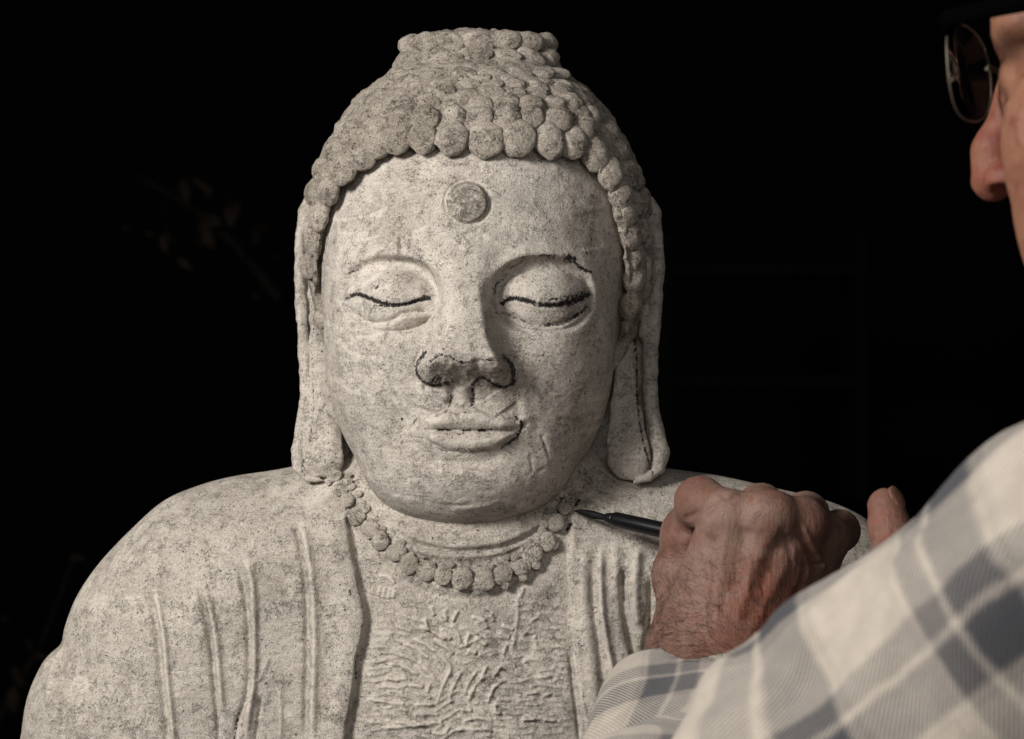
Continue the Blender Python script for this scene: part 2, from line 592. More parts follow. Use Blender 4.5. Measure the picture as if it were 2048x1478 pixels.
def torso_D(V):
    u, v = uv_of(V)
    D = np.zeros(len(V)); K = np.zeros(len(V)); G = np.zeros(len(V)); global PALE
    PALE = np.zeros(len(V))
    wob = vnoise(V * [1, 0, 1], 9.0) * 3 + vnoise(V * [1, 0, 1] + 50, 3.0) * 1.6
    ul = np.interp(v, robe_l[:, 1], robe_l[:, 0]) + wob * 0.8
    ur = np.interp(v, robe_r[:, 1], robe_r[:, 0]) + wob * 0.7
    low = smooth(985, 1060, v)
    # the two edges of the robe stand proud of the breast
    D += (4.6 * smooth(8, -7, u - ul) + 3.2 * smooth(-6, 6, u - ur)) * low
    D += 1.6 * np.exp(-((u - ul + 26) / 20) ** 2) * low
    carve(D, u, v, [(702, 1040), (712, 1110), (727, 1180), (740, 1235), (732, 1290), (722, 1340), (712, 1420), (700, 1500)], 12, -1.6, False)
    fold = [  # groove left, lit ridge right
        ([(592, 1040), (603, 1090), (612, 1150), (616, 1220), (617, 1300), (614, 1400), (612, 1500)], 7, -2.6), ([(603, 1045), (614, 1095), (625, 1160), (629, 1230), (630, 1310), (627, 1400), (625, 1500)], 9, 2.4),
        ([(478, 1125), (490, 1180), (497, 1230), (500, 1300), (498, 1380), (478, 1440), (466, 1500)], 6, -2.2), ([(494, 1120), (506, 1160), (510, 1215), (511, 1290), (509, 1360), (500, 1420), (492, 1500)], 7, 2.8),
        ([(400, 1170), (412, 1225), (424, 1285), (430, 1350), (437, 1430), (442, 1500)], 6, -2.6), ([(408, 1165), (424, 1220), (436, 1290), (441, 1350), (447, 1440)], 7, 2.2),
        ([(306, 1190), (314, 1240), (320, 1290), (326, 1350), (335, 1430), (342, 1500)], 8, -2.6), ([(312, 1180), (324, 1235), (333, 1300), (338, 1370), (346, 1440), (352, 1500)], 7, 2.6),
        ([(560, 1370), (563, 1420), (561, 1478)], 5, 1.4), ([(540, 1310), (528, 1340), (516, 1365)], 4, 1.0), ([(523, 1385), (518, 1440), (512, 1490)], 4, -1.8),
        ([(660, 1250), (655, 1330), (650, 1420), (645, 1490)], 16, -0.7), ([(350, 1065), (356, 1090), (360, 1120)], 4, 0.6), ([(480, 1040), (500, 1075), (520, 1100)], 12, -0.7),
        ([(128, 1275), (126, 1330), (128, 1400), (132, 1490)], 9, -2.6), ([(112, 1320), (106, 1350), (100, 1380)], 8, 2.0),
        # right drape
        ([(1168, 1090), (1166, 1160), (1168, 1230), (1178, 1300), (1186, 1380), (1196, 1480)], 14, 2.0), ([(1184, 1130), (1186, 1200), (1196, 1280), (1206, 1370), (1215, 1478)], 7, -1.6),
        ([(1202, 1090), (1200, 1150), (1204, 1230), (1216, 1300), (1232, 1370), (1244, 1440)], 8, 2.8), ([(1228, 1080), (1232, 1150), (1240, 1200)], 12, 1.6),
        ([(1247, 1130), (1247, 1190), (1255, 1250), (1268, 1310), (1280, 1360)], 9, -4.6), ([(1274, 1090), (1270, 1140), (1268, 1200), (1276, 1260)], 13, 3.6),
        ([(1300, 1150), (1302, 1210), (1296, 1270), (1290, 1320), (1296, 1400)], 8, -4.0), ([(1316, 1120), (1316, 1200), (1310, 1290), (1318, 1400)], 12, 2.4),
        ([(1148, 1310), (1156, 1360), (1164, 1400), (1172, 1440)], 4, 1.2), ([(1138, 1300), (1146, 1370), (1154, 1430), (1160, 1490)], 5, -1.6),
    ]
    for pts, w, d in fold:
        carve(D, u, v, pts, w, d)
        if d > 0.9:
            stroke(PALE, u, v, pts, w * 0.7, 0.75)
    # the neck rolls and the necklace groove
    for pts, w, d in [
        ([(716, 985), (762, 1040), (830, 1083), (900, 1100), (940, 1101), (1010, 1093), (1080, 1058), (1130, 1000)], 5, -1.3),
        ([(706, 975), (750, 1030), (812, 1072), (880, 1090), (940, 1091), (1010, 1080), (1074, 1047), (1126, 985)], 8, 1.6),
        ([(760, 1055), (820, 1095), (880, 1110), (930, 1112), (1000, 1104), (1060, 1080)], 4, 1.0),
        ([(800, 1095), (850, 1116), (915, 1124), (985, 1117), (1040, 1098)], 4, -1.0),
        ([(800, 1050), (860, 1070), (930, 1076), (1010, 1064), (1070, 1030)], 14, 2.2),
        ([(672, 985), (700, 1050), (740, 1105), (800, 1155), (860, 1185), (935, 1196), (1010, 1184), (1075, 1150), (1115, 1095), (1150, 1020)], 7, -0.9)]:
        carve(D, u, v, pts, w, d, False)
    m_, r_, t_ = dist(u, v, [(676, 968), (712, 1035), (768, 1092), (841, 1146), (935, 1162), (1034, 1136), (1096, 1078), (1140, 1000), (1168, 944)], 60)
    if r_ is not None:
        D[m_] += np.exp(-(r_ / 24) ** 2) * (1.2 + 1.2 * vnoise(V[m_] + 17, 4.0) + 1.1 * vnoise(V[m_] + 27, 2.0))
    # carved strokes on the breast
    c4 = lambda L: [(560 + x / 2.5575, 900 + y / 2.5575) for x, y in L]
    S = [[(690, 965), (770, 1010), (830, 1060), (870, 1110), (860, 1170)], [(790, 965), (850, 1010), (890, 1050)], [(640, 985), (720, 1030), (790, 1085)],
         [(880, 890), (910, 940), (925, 1000)], [(820, 920), (880, 970)], [(935, 1120), (900, 1180), (870, 1250), (872, 1300)], [(870, 1130), (835, 1200), (800, 1300)],
         [(1010, 1120), (960, 1200), (940, 1260)], [(1060, 1100), (1020, 1180)], [(970, 930), (945, 1010)], [(1210, 750), (1217, 830), (1202, 940), (1180, 1040)],
         [(1135, 895), (1200, 920)], [(1120, 930), (1180, 960)], [(1285, 900), (1230, 960)], [(1160, 990), (1140, 1050)], [(540, 1160), (600, 1170), (660, 1165)],
         [(520, 1190), (600, 1212), (660, 1200)], [(550, 1230), (640, 1240)], [(450, 1270), (560, 1290), (650, 1300)], [(690, 1300), (790, 1300)], [(690, 1345), (820, 1350)],
         [(520, 1420), (620, 1415), (760, 1400)], [(900, 1430), (1000, 1425), (1090, 1430)], [(700, 1400), (840, 1390)], [(930, 1330), (985, 1330)], [(750, 1245), (770, 1190)],
         [(1100, 1290), (1105, 1340), (1130, 1350)], [(840, 820), (850, 880)], [(770, 800), (790, 850)], [(910, 820), (880, 880)], [(1080, 830), (1090, 880)], [(960, 1020), (1010, 1040)],
         [(500, 640), (560, 650), (590, 690)], [(510, 700), (500, 750)], [(535, 705), (525, 760)], [(560, 710), (552, 765)], [(585, 715), (575, 760)],
         [(740, 860), (760, 930)], [(600, 1040), (690, 1075), (760, 1130), (800, 1190)], [(560, 1090), (650, 1110), (720, 1160)], [(720, 900), (800, 935), (850, 975)], [(960, 1290), (1000, 1200), (1060, 1150)], [(1060, 1300), (1090, 1220), (1150, 1170)], [(1130, 1100), (1090, 1160)], [(980, 850), (1040, 870), (1060, 920)], [(1000, 960), (1060, 1000)],
         [(930, 1390), (1010, 1370), (1100, 1390)], [(780, 1440), (840, 1450), (870, 1400)], [(660, 1200), (740, 1210)], [(1240, 1080), (1300, 1070), (1380, 1090)], [(1220, 1180), (1300, 1160), (1400, 1170)], [(1200, 1260), (1290, 1240), (1400, 1250)], [(1230, 1380), (1320, 1370), (1420, 1385)], [(1250, 700), (1225, 760)], [(1340, 830), (1280, 880)], [(1300, 950), (1310, 1010)]]
    nS = len(S)
    rs2 = np.random.default_rng(21)

    def flow(f, x0, x1, rows_):
        for y in rows_:
            x = x0 + rs2.uniform(-10, 14)
            while x < x1 - 8:
                L = rs2.uniform(18, 60)
                xs = np.linspace(x, min(x + L, x1), 5)
                S.append([((a - 560) * 2.5575, (f(a, y) + rs2.normal(0, 1.2) - 900) * 2.5575) for a in xs])
                x += L + rs2.uniform(5, 14)
    flow(lambda x, y: y - 9 * math.sin((x - 740) / 30) + (x - 800) * .10, 742, 862, np.arange(1236, 1476, 13.5))
    flow(lambda x, y: y + 6 * math.sin((x - 1000) / 26) - (x - 1060) * .06, 985, 1138, np.arange(1330, 1476, 13))
    flow(lambda x, y: y - 10 * math.cos((x - 1060) / 40), 1030, 1135, np.arange(1215, 1325, 15))
    flow(lambda x, y: y + abs(x - 925) * .55 - 16, 868, 985, np.arange(1380, 1476, 13))
    flow(lambda x, y: y - abs(x - 925) * .5, 868, 985, np.arange(1260, 1345, 17))
    for i_, q in enumerate(S):
        if i_ < nS:
            carve(D, u, v, c4(q), 4.6, 1.3 if q[0][0] < 1190 else 0.8)
            stroke(PALE, u, v, c4(q), 3.4, 0.9)
        else:
            stroke(PALE, u, v, c4(q), 2.6, 0.6)
            carve(D, u, v, c4(q), 3.8, 0.55 + 0.3 * math.sin(q[0][0]))
    r = np.random.default_rng(3)
    for _ in range(80):
        x = r.uniform(738, 1135); y = r.uniform(1270, 1474)
        if abs(x - 905) < 60 and y < 1370:
            continue
        L = r.uniform(12, 34); a = r.normal(0, 0.16)
        carve(D, u, v, [(x - L, y - L * a), (x, y + r.normal(0, 1.5)), (x + L, y + L * a)], r.uniform(2.6, 4.0), r.uniform(0.15, 0.6))
    for _ in range(24):
        x = r.uniform(1045, 1130); y = r.uniform(1240, 1470); L = r.uniform(6, 14)
        carve(D, u, v, [(x - L, y), (x, y + 1), (x + L, y)], 2.6, r.uniform(-0.7, 0.6))
    # chisel unevenness and small chips
    D += 0.55 * vnoise(V, 16.0) + 0.3 * vnoise(V + 91, 6.5) + 0.16 * vnoise(V + 37, 2.4)
    # ink dashes round the necklace, stains
    for q, w, s in [([(1150, 1010), (1158, 1000)], 3, 1), ([(1142, 1047), (1134, 1060)], 3, 1), ([(1114, 1040), (1120, 1005), (1132, 988)], 2.5, .9), ([(1105, 1095), (1114, 1090)], 3, .9),
                    ([(677, 1000), (684, 1012)], 2.4, .8), ([(850, 1117), (857, 1119)], 3.4, 1), ([(690, 967), (704, 968)], 3, .8), ([(1085, 1097), (1100, 1099)], 2.2, .7),
                    ([(716, 1305), (712, 1330), (713, 1360)], 2.6, .75), ([(478, 1425), (474, 1450), (470, 1480)], 3, .8), ([(523, 1395), (519, 1430)], 2.2, .7), ([(438, 1320), (441, 1370)], 2.0, .6),
                    ([(1300, 1240), (1296, 1280)], 2.4, .6), ([(700, 1180), (703, 1186)], 4, .8), ([(1158, 1285), (1163, 1290)], 3.4, .8), ([(1167, 1380), (1166, 1400)], 2.2, .7)]:
        stroke(K, u, v, q, w, s)
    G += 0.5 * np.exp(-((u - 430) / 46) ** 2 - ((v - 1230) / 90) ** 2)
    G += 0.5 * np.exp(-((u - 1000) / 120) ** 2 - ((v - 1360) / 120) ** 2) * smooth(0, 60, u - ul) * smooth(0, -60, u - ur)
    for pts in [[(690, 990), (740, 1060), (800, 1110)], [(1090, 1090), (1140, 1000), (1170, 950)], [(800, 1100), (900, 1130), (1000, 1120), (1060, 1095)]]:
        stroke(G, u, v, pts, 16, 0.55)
    return D, np.clip(K, 0, 1), np.clip(G, 0, 1)


V, Q = surface(F_torso, (-300, -30, -262), (300, 150, 20), 3.0)
V = settle(V, F_torso)
for lvl in range(2):
    fc = V[Q].mean(1)
    uu, vv = uv_of(fc)
    V, Q = refine(V, Q, (fc[:, 1] < 72) & (vv < 1530) & (uu < 1800))
V, Q = refine(V, Q, (lambda fc, w: (fc[:, 1] < 40) & (w[0] > 690) & (w[0] < 1180) & (w[1] > 1150) & (w[1] < 1490))(V[Q].mean(1), uv_of(V[Q].mean(1))))
V = settle(V, F_torso, 2)
D, K, G = torso_D(V)
front = smooth(75, 55, V[:, 1])
V[:, 1] -= D * front
uq, vq = uv_of(V[Q].mean(1))
ul = np.interp(vq, robe_l[:, 1], robe_l[:, 0]); ur = np.interp(vq, robe_r[:, 1], robe_r[:, 0])
back = V[Q].mean(1)[:, 1] > 75
ml = (vq > 985) & (uq < ul) | (back & (uq < 935)) | (uq < 640)
mr = ((vq > 985) & (uq > ur) | (back & (uq >= 935)) | (uq > 1240)) & ~ml
AT = {'ink': K, 'stain': G, 'pale': PALE}
for m, nm, lb in [(~(ml | mr), 'chest', 'bare breast and neck of the statue cut with short chisel strokes'), (ml, 'robe', 'robe falling over the statue shoulder beside the dark backdrop'), (mr, 'robe', 'robe falling over the statue shoulder behind the hand')]:
    v_, q_, a_ = pick(V, Q, m, AT)
    o = obj(nm, mesh_of(nm, v_, q_, a_), M_body, statue)
    o['label'] = lb

# ------------------------------------------------------------------ the statue: head
HC = P(955, 500, 72)


def F_skull(p):
    return ell(p, HC, (86, 88, 96))


def F_head(p):
    d = F_skull(p)
    c = P(940, 648, 46)
    q = p - c.astype(f32)
    up = q[:, 2] > 0
    dz = np.where(up, 92.0, 98.0).astype(f32)
    e = np.abs(q / np.stack([np.full(len(p), 75.5, f32), np.full(len(p), 68.0, f32), dz], 1)) + 1e-5
    k = (e ** 2.35).sum(1) ** (1 / 2.35)
    d = smin(d, (k - 1) * 66, 7)
    d = smin(d, ell(p, P(930, 945, 16), (44, 30, 24)), 22)      # chin
    return d.astype(f32)


SLIT_L = [(693, 596), (712, 589), (730, 593), (750, 601), (768, 607), (790, 610), (815, 607), (838, 600), (858, 597)]
SLIT_R = [(1004, 607), (1020, 597), (1045, 599), (1070, 607), (1095, 611), (1125, 608), (1155, 598), (1178, 590)]
LOW_L = [(676, 601), (700, 619), (728, 638), (752, 646), (785, 640), (806, 627), (835, 623), (862, 622)]
LOW_R = [(992, 625), (1028, 634), (1060, 647), (1090, 652), (1120, 648), (1148, 633), (1176, 614)]


def head_D(V):
    u, v = uv_of(V)
    D = np.zeros(len(V)); K = np.zeros(len(V)); G = np.zeros(len(V))
    # brows, eye sockets, lids
    for cx, rx, inner, sl, lw in [(783, 101, -1, SLIT_L, LOW_L), (1086, 103, 1, SLIT_R, LOW_R)]:
        e = ((np.abs(u - cx) / rx) ** 2.3 + (np.abs(v - 592) / 80) ** 2.3) ** (1 / 2.3)
        side = smooth(-60, 95, (cx - u) * inner)
        D += 1.6 * np.exp(-((e - 1.08) / 0.13) ** 2) * smooth(600, 540, v)
        D -= (3.2 + 4.0 * side) * smooth(1.05, 0.86, e) * smooth(690, 640, v)
        e2 = ((u - cx - inner * 2) / 95) ** 2 + ((v - 600) / 62) ** 2
        D += 7.5 * np.clip(1 - e2, 0, 1) ** 0.62
        s_ = np.array(spline(sl)); l_ = np.array(spline(lw))
        vs = np.interp(u, s_[:, 0], s_[:, 1]); vl = np.interp(u, l_[:, 0], l_[:, 1])
        inx = smooth(l_[0, 0], l_[0, 0] + 25, u) * smooth(l_[-1, 0], l_[-1, 0] - 25, u)
        D -= 1.7 * smooth(-2, 3, v - vs) * smooth(12, 0, v - vl) * inx
        carve(D, u, v, sl, 4, -1.0)
        carve(D, u, v, lw, 5, -1.3)
        carve(D, u, v, [(x, y + 10) for x, y in lw], 9, 0.3)
    # nose
    H = np.interp(v, [440, 500, 545, 600, 650, 690, 706, 716, 726, 740, 752, 762, 772, 784, 800], [0, 3.0, 7.0, 11.5, 16.0, 19.5, 20.6, 20.4, 18.6, 14.2, 10.4, 7.2, 4.0, 1.4, 0])
    W = np.interp(v, [440, 500, 550, 600, 650, 690, 715, 740, 765, 790], [75, 56, 46, 47, 54, 64, 76, 88, 86, 80])
    cu = np.interp(v, [440, 560, 700, 760, 800], [930, 928, 930, 931, 931])
    q = (u - cu)
    sL = np.interp(v, [440, 560, 700, 760], [40, 26, 26, 14]); sR = np.interp(v, [440, 560, 700, 760], [40, 20, 20, 13])
    sh = np.where(q < 0, sL, sR)
    pr = smooth(0, 1, (W - np.abs(q)) / sh * 0.5 + 0.5)
    crown = 1 - 0.10 * np.clip(np.abs(q) / W, 0, 1) ** 2
    D += H * pr * crown
    for cx, w in [(872, 42), (996, 38)]:
        e = np.hypot((u - cx) / w, (v - 740) / 36)
        D += 2.4 * np.clip(1 - e * e, 0, 1) ** 0.7
    und = smooth(712, 724, v) * smooth(775, 762, v) * smooth(95, 80, np.abs(u - 932))
    D += und * (1.1 * vnoise(V * [1, 0, 1], 5.0) + 0.7 * vnoise(V * [1, 0, 1] + 20, 2.2))
    for cx, cy in [(884, 754), (974, 752)]:
        D -= 1.2 * np.exp(-((u - cx) / 15) ** 2 - ((v - cy) / 9) ** 2)
    for pts, w, d in [([(846, 700), (834, 722), (834, 748), (850, 768), (880, 775)], 6, -1.4), ([(1008, 705), (1026, 728), (1030, 760), (1015, 778), (990, 774)], 6, -1.6)]:
        carve(D, u, v, pts, w, d, False)
    # mouth
    D += 5.0 * np.exp(-((u - 938) / 118) ** 2 - ((v - 835) / 82) ** 2)
    e = ((np.abs(u - 938) / 110) ** 2.0 + (np.abs(v - 862) / 43) ** 2.0) ** 0.5
    vt = np.interp(u, [820, 836, 870, 895, 920, 946, 985, 1040, 1056], [846, 842, 832, 817, 825, 813, 833, 844, 848])
    vb = np.interp(u, [820, 836, 860, 900, 940, 990, 1025, 1043, 1056], [846, 850, 884, 901, 905, 897, 874, 852, 848])
    vm_ = 860.5 + 1.5 * np.sin(u / 30)
    ends = smooth(828, 880, u) * smooth(1052, 1000, u)
    tu = np.clip((v - vt) / (vm_ - vt + 1e-3), 0, 1); tl = np.clip((v - vm_) / (vb - vm_ + 1e-3), 0, 1)
    D += ends * np.where(v < vm_, 3.3 * np.sin(np.pi * np.clip(tu, 0, 1) ** .8) ** .6, 3.4 * np.sin(np.pi * tl ** 1.1) ** .6)
    D += 1.6 * smooth(1.3, 0.5, e)
    for pts, w, d in [([(866, 859), (900, 861), (930, 862), (986, 860)], 3.5, -0.7), ([(828, 842), (838, 850)], 10, -1.4), ([(1042, 846), (1050, 856)], 10, -1.4),
                      ([(903, 770), (903, 795), (897, 812)], 7, -2.1), ([(944, 772), (947, 795), (949, 808)], 7, -2.3), ([(923, 775), (921, 800), (921, 816)], 12, .8),
                      ([(868, 780), (858, 800), (850, 820)], 26, 1.6), ([(985, 785), (1000, 808), (1010, 822)], 30, 1.0),
                      ([(1042, 775), (1048, 810), (1056, 850)], 12, .8), ([(1036, 770), (1036, 810), (1042, 838)], 9, -.7),
                      ([(830, 790), (822, 820), (818, 848)], 10, -0.8), ([(826, 850), (838, 880), (866, 905)], 6, 0.7),
                      ([(850, 918), (930, 926), (1010, 914)], 12, -1.6)]:
        carve(D, u, v, pts, w, d)
    # cheeks, temples, forehead, chin
    for cx, cy, sx, sy, d in [(742, 705, 80, 85, 3.0), (1122, 705, 78, 85, 3.0), (930, 968, 120, 52, 3.0), (935, 400, 160, 90, 1.5), (720, 860, 60, 70, 1.0), (1120, 860, 60, 70, 1.0), (820, 668, 60, 14, -0.8), (1050, 672, 60, 14, -0.8)]:
        D += d * np.exp(-((u - cx) / sx) ** 2 - ((v - cy) / sy) ** 2)
    # round mark on the forehead
    r = np.hypot(u - 935 + vnoise(V, 6) * 2, v - 405)
    D += 2.0 * smooth(43, 36, r) + 1.2 * np.clip(1 - (r / 42) ** 2, 0, 1) - 1.1 * np.exp(-((r - 45) / 4.0) ** 2) + 0.5 * smooth(44, 36, r) * np.clip((405 - v) / 40, -1, 1)
    carve(D, u, v, [(900, 395), (925, 388), (950, 395), (965, 415)], 4, -0.7)
    # chips and chisel slips
    for pts, w, d in [([(1082, 868), (1090, 890), (1100, 922)], 3, -.6), ([(1094, 866), (1104, 892), (1114, 920)], 6, .3), ([(1118, 866), (1128, 895)], 3, -.5), ([(1098, 926), (1108, 926)], 4, -.6),
                      ([(1060, 905), (1066, 950)], 4, -.6), ([(1072, 945), (1090, 935)], 3, -.5), ([(798, 470), (799, 500)], 5, -.7), ([(846, 365), (845, 388)], 3, -.4), ([(700, 545), (722, 538)], 3, -.6),
                      ([(760, 890), (790, 896), (815, 905)], 4, -.5), ([(770, 990), (860, 1006), (940, 1006)], 6, .5), ([(840, 1000), (900, 1010), (950, 1008)], 4, -.5), ([(900, 1020), (960, 1014), (1010, 1004)], 6, .6),
                      ([(1120, 540), (1150, 500)], 30, -.9), ([(700, 430), (690, 500)], 34, -1.0), ([(1180, 420), (1195, 500)], 30, -1.2)]:
        carve(D, u, v, pts, w, d)
    rr = np.random.default_rng(11)
    for _ in range(90):     # rasp strokes
        x = rr.uniform(670, 1190); y = rr.uniform(330, 1010); a = rr.uniform(0, 6.28); L = rr.uniform(8, 30)
        if abs(x - 935) < 120 and 690 < y < 910:
            continue
        carve(D, u, v, [(x, y), (x + L * math.cos(a), y + L * math.sin(a) * 0.6)], rr.uniform(2, 4), rr.uniform(-0.28, 0.22))
    D += 0.5 * vnoise(V + 11, 14.0) + 0.26 * vnoise(V + 71, 6.0) + 0.12 * vnoise(V + 7, 2.2)
    # the sculptor's brush lines
    ink = [(SLIT_L, 4.4, 1.05), (SLIT_R, 4.8, 1.05), ([(1100, 600), (1140, 594), (1172, 583)], 5, .7), ([(1130, 606), (1155, 599), (1175, 589)], 7, 1), ([(835, 600), (850, 593), (858, 598)], 5, .9), ([(752, 611), (790, 613), (812, 610)], 2.2, .9), (LOW_R, 2.2, .75),
           ([(1148, 634), (1165, 622), (1172, 615)], 4, .9), ([(1090, 650), (1120, 646), (1145, 636)], 4, .62), ([(1062, 622), (1090, 625), (1125, 622)], 3, .6), ([(690, 607), (720, 632), (750, 645)], 3.2, .55), ([(805, 627), (835, 622), (856, 622)], 1.8, .8), ([(780, 640), (800, 630)], 2, .6),
           ([(1018, 538), (1045, 522), (1068, 514)], 2.4, .62), ([(1080, 511), (1095, 511), (1108, 513)], 3.6, .8), ([(1134, 516), (1146, 519)], 8, 1), ([(1145, 520), (1160, 534), (1182, 545)], 3.4, 1), ([(1170, 495), (1174, 510)], 3, .75), ([(1044, 516), (1050, 514)], 4, .7),
           ([(987, 588), (993, 568), (1008, 556)], 3.2, .8), ([(984, 640), (982, 610), (986, 590)], 2.4, .5), ([(772, 515), (784, 524)], 2.4, .62), ([(818, 516), (842, 524), (862, 543), (872, 566)], 1.9, .65), ([(690, 549), (716, 539)], 2.2, .8),
           ([(862, 722), (878, 710), (898, 713), (922, 724), (960, 721), (996, 722)], 3.4, .72), ([(855, 735), (870, 718), (884, 710)], 2.4, .8), ([(860, 738), (876, 722)], 2.0, .7), ([(853, 704), (840, 720), (833, 734), (837, 752), (852, 765), (872, 771), (897, 768)], 3.0, 1), ([(850, 706), (843, 716)], 4.5, 1),
           ([(864, 765), (876, 748)], 2.6, 1), ([(872, 766), (884, 747)], 2.6, 1), ([(879, 766), (890, 746)], 2.6, 1), ([(868, 772), (890, 766), (898, 762)], 2.2, .9), ([(886, 746), (898, 752), (908, 764)], 2.2, .8),
           ([(1008, 714), (1020, 726), (1026, 742), (1026, 766)], 5.2, 1), ([(1026, 766), (1008, 774), (990, 770), (976, 759), (960, 756), (946, 768)], 3.4, 1), ([(985, 765), (1000, 772)], 4, .8),
           ([(903, 780), (904, 792), (901, 804)], 3.6, .85), ([(901, 806), (893, 820), (874, 831), (850, 836)], 2.2, .75), ([(945, 778), (948, 794), (944, 810)], 3.8, .85), ([(893, 823), (918, 827), (940, 822)], 2.2, .7),
           ([(1030, 834), (1043, 845), (1040, 862), (1026, 880), (1004, 894)], 3.6, .9), ([(1012, 838), (1030, 842)], 7, .6), ([(975, 888), (995, 880)], 6, .5), ([(874, 859), (886, 859), (902, 860)], 2.4, 1), ([(926, 860), (942, 859)], 2.2, .9), ([(958, 860), (984, 859)], 2.8, 1), ([(895, 867), (930, 868)], 1.6, .7),
           ([(884, 899), (905, 898)], 4, .7), ([(920, 899), (938, 899)], 4.6, .8), ([(880, 900), (940, 902), (970, 899)], 2, .6), ([(804, 838), (806, 838)], 3, .9), ([(752, 577), (760, 573)], 4, .75),
           ([(1081, 872), (1090, 895), (1096, 915)], 1.8, .6), ([(1070, 945), (1060, 960)], 3.5, .6), ([(925, 380), (955, 383), (974, 405), (970, 428)], 2.4, .55), ([(900, 380), (893, 400)], 1.6, .5), ([(893, 430), (915, 444), (960, 440)], 1.8, .5)]
    for pts, w, s in ink:
        stroke(K, u, v, pts, w, s)
    global PALE
    PALE = np.zeros(len(V))
    rp = np.random.default_rng(31)
    for cx, cy, n_, L_, tilt in [(720, 760, 16, 60, .25), (1130, 790, 10, 45, -.3), (860, 985, 18, 75, .12), (940, 600, 8, 26, 1.4), (720, 560, 9, 40, -.3), (860, 800, 9, 26, .5), (930, 880, 9, 50, 0), (780, 450, 9, 45, -.4), (1000, 985, 10, 50, -.2), (1020, 500, 8, 30, .4), (690, 650, 8, 40, .5), (760, 660, 8, 40, .2)]:
        for _ in range(n_):
            x = cx + rp.normal(0, 38); y = cy + rp.normal(0, 26); L = L_ * rp.uniform(.3, .8); a = tilt + rp.normal(0, .25)
            stroke(PALE, u, v, [(x - L * math.cos(a), y - L * math.sin(a)), (x, y + rp.normal(2, 3)), (x + L * math.cos(a), y + L * math.sin(a))], rp.uniform(3, 7), rp.uniform(.45, .8))
    for q in [[(850, 846), (895, 838), (955, 836), (1020, 846)], [(865, 880), (935, 886), (1000, 878)], [(923, 778), (921, 812)], [(850, 790), (850, 820)], LOW_L, [(690, 560), (740, 540), (820, 530), (870, 570), (880, 620)]]:
        stroke(PALE, u, v, q, 9, .65)
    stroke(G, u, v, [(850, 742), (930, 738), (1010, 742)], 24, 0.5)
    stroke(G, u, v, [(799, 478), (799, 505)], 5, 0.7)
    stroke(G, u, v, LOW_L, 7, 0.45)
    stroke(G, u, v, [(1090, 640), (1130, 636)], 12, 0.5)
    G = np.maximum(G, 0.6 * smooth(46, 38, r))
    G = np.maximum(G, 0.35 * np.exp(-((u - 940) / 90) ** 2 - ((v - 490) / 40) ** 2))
    return D, np.clip(K, 0, 1.2), np.clip(G, 0, 1)


V, Q = surface(F_head, (-120, -45, -95), (90, 175, 175), 2.4)
V = settle(V, F_head)
for lvl in range(2):
    fc = V[Q].mean(1)
    V, Q = refine(V, Q, (fc[:, 1] < 58))
V = settle(V, F_head, 2)
D, K, G = head_D(V)
fr = smooth(62, 30, V[:, 1])
V[:, 1] -= D * fr
AT = {'ink': K * fr, 'stain': G * fr, 'pale': PALE * fr}
uq, vq = uv_of(V[Q].mean(1))
mk = (np.hypot(uq - 935, vq - 405) < 43) & (V[Q].mean(1)[:, 1] < 30)
v_, q_, a_ = pick(V, Q, ~mk, AT)
head = obj('head', mesh_of('head', v_, q_, a_), M_stone, statue)
v_, q_, a_ = pick(V, Q, mk, AT)
obj('forehead_mark', mesh_of('forehead_mark', v_, q_, a_), M_stone, head)

# hair cap and topknot under the curls
hairline = [(632, 700), (633, 600), (636, 540), (642, 480), (652, 430), (672, 380), (700, 340), (742, 306), (795, 292), (860, 290), (935, 294), (1010, 292), (1080, 290), (1140, 296), (1180, 320), (1210, 368), (1232, 425), (1246, 500), (1252, 580), (1254, 700)]
TOPC = P(958, 140, 80)


def F_hair(p):
    d = ellp(p, HC, (89.0, 90, 103.5), 2.3)
    d = smin(d, ellp(p, P(957, 165, 86), (46, 46, 15), 2.8), 2)
    d = smin(d, ellp(p, P(955, 108, 84), (41, 41, 10.5), 2.6), 4)
    return d.astype(f32)


open_px = spline(hairline + [(1240, 800), (1240, 1300), (600, 1300), (600, 800)], 3)
OX = np.arange(400, 1500, 5.0); OY = np.arange(0, 1300, 5.0)
ou, ov = np.meshgrid(OX, OY, indexing='ij')
gp = np.stack([ou.ravel(), ov.ravel()], 1)
dmin = np.full(len(gp), 1e9); inside = np.zeros(len(gp), bool)
for i in range(len(open_px)):
    a = open_px[i]; b = open_px[(i + 1) % len(open_px)]
    ab = b - a; w = gp - a
    t = np.clip((w @ ab) / (ab @ ab + 1e-9), 0, 1)
    dmin = np.minimum(dmin, np.hypot(w[:, 0] - t * ab[0], w[:, 1] - t * ab[1]))
    c = (a[1] > gp[:, 1]) != (b[1] > gp[:, 1])
    with np.errstate(divide='ignore', invalid='ignore'):
        xi = (b[0] - a[0]) * (gp[:, 1] - a[1]) / (b[1] - a[1]) + a[0]
    inside ^= c & (gp[:, 0] < xi)
OS = (np.where(inside, dmin, -dmin) * 0.25).reshape(ou.shape).astype(f32)


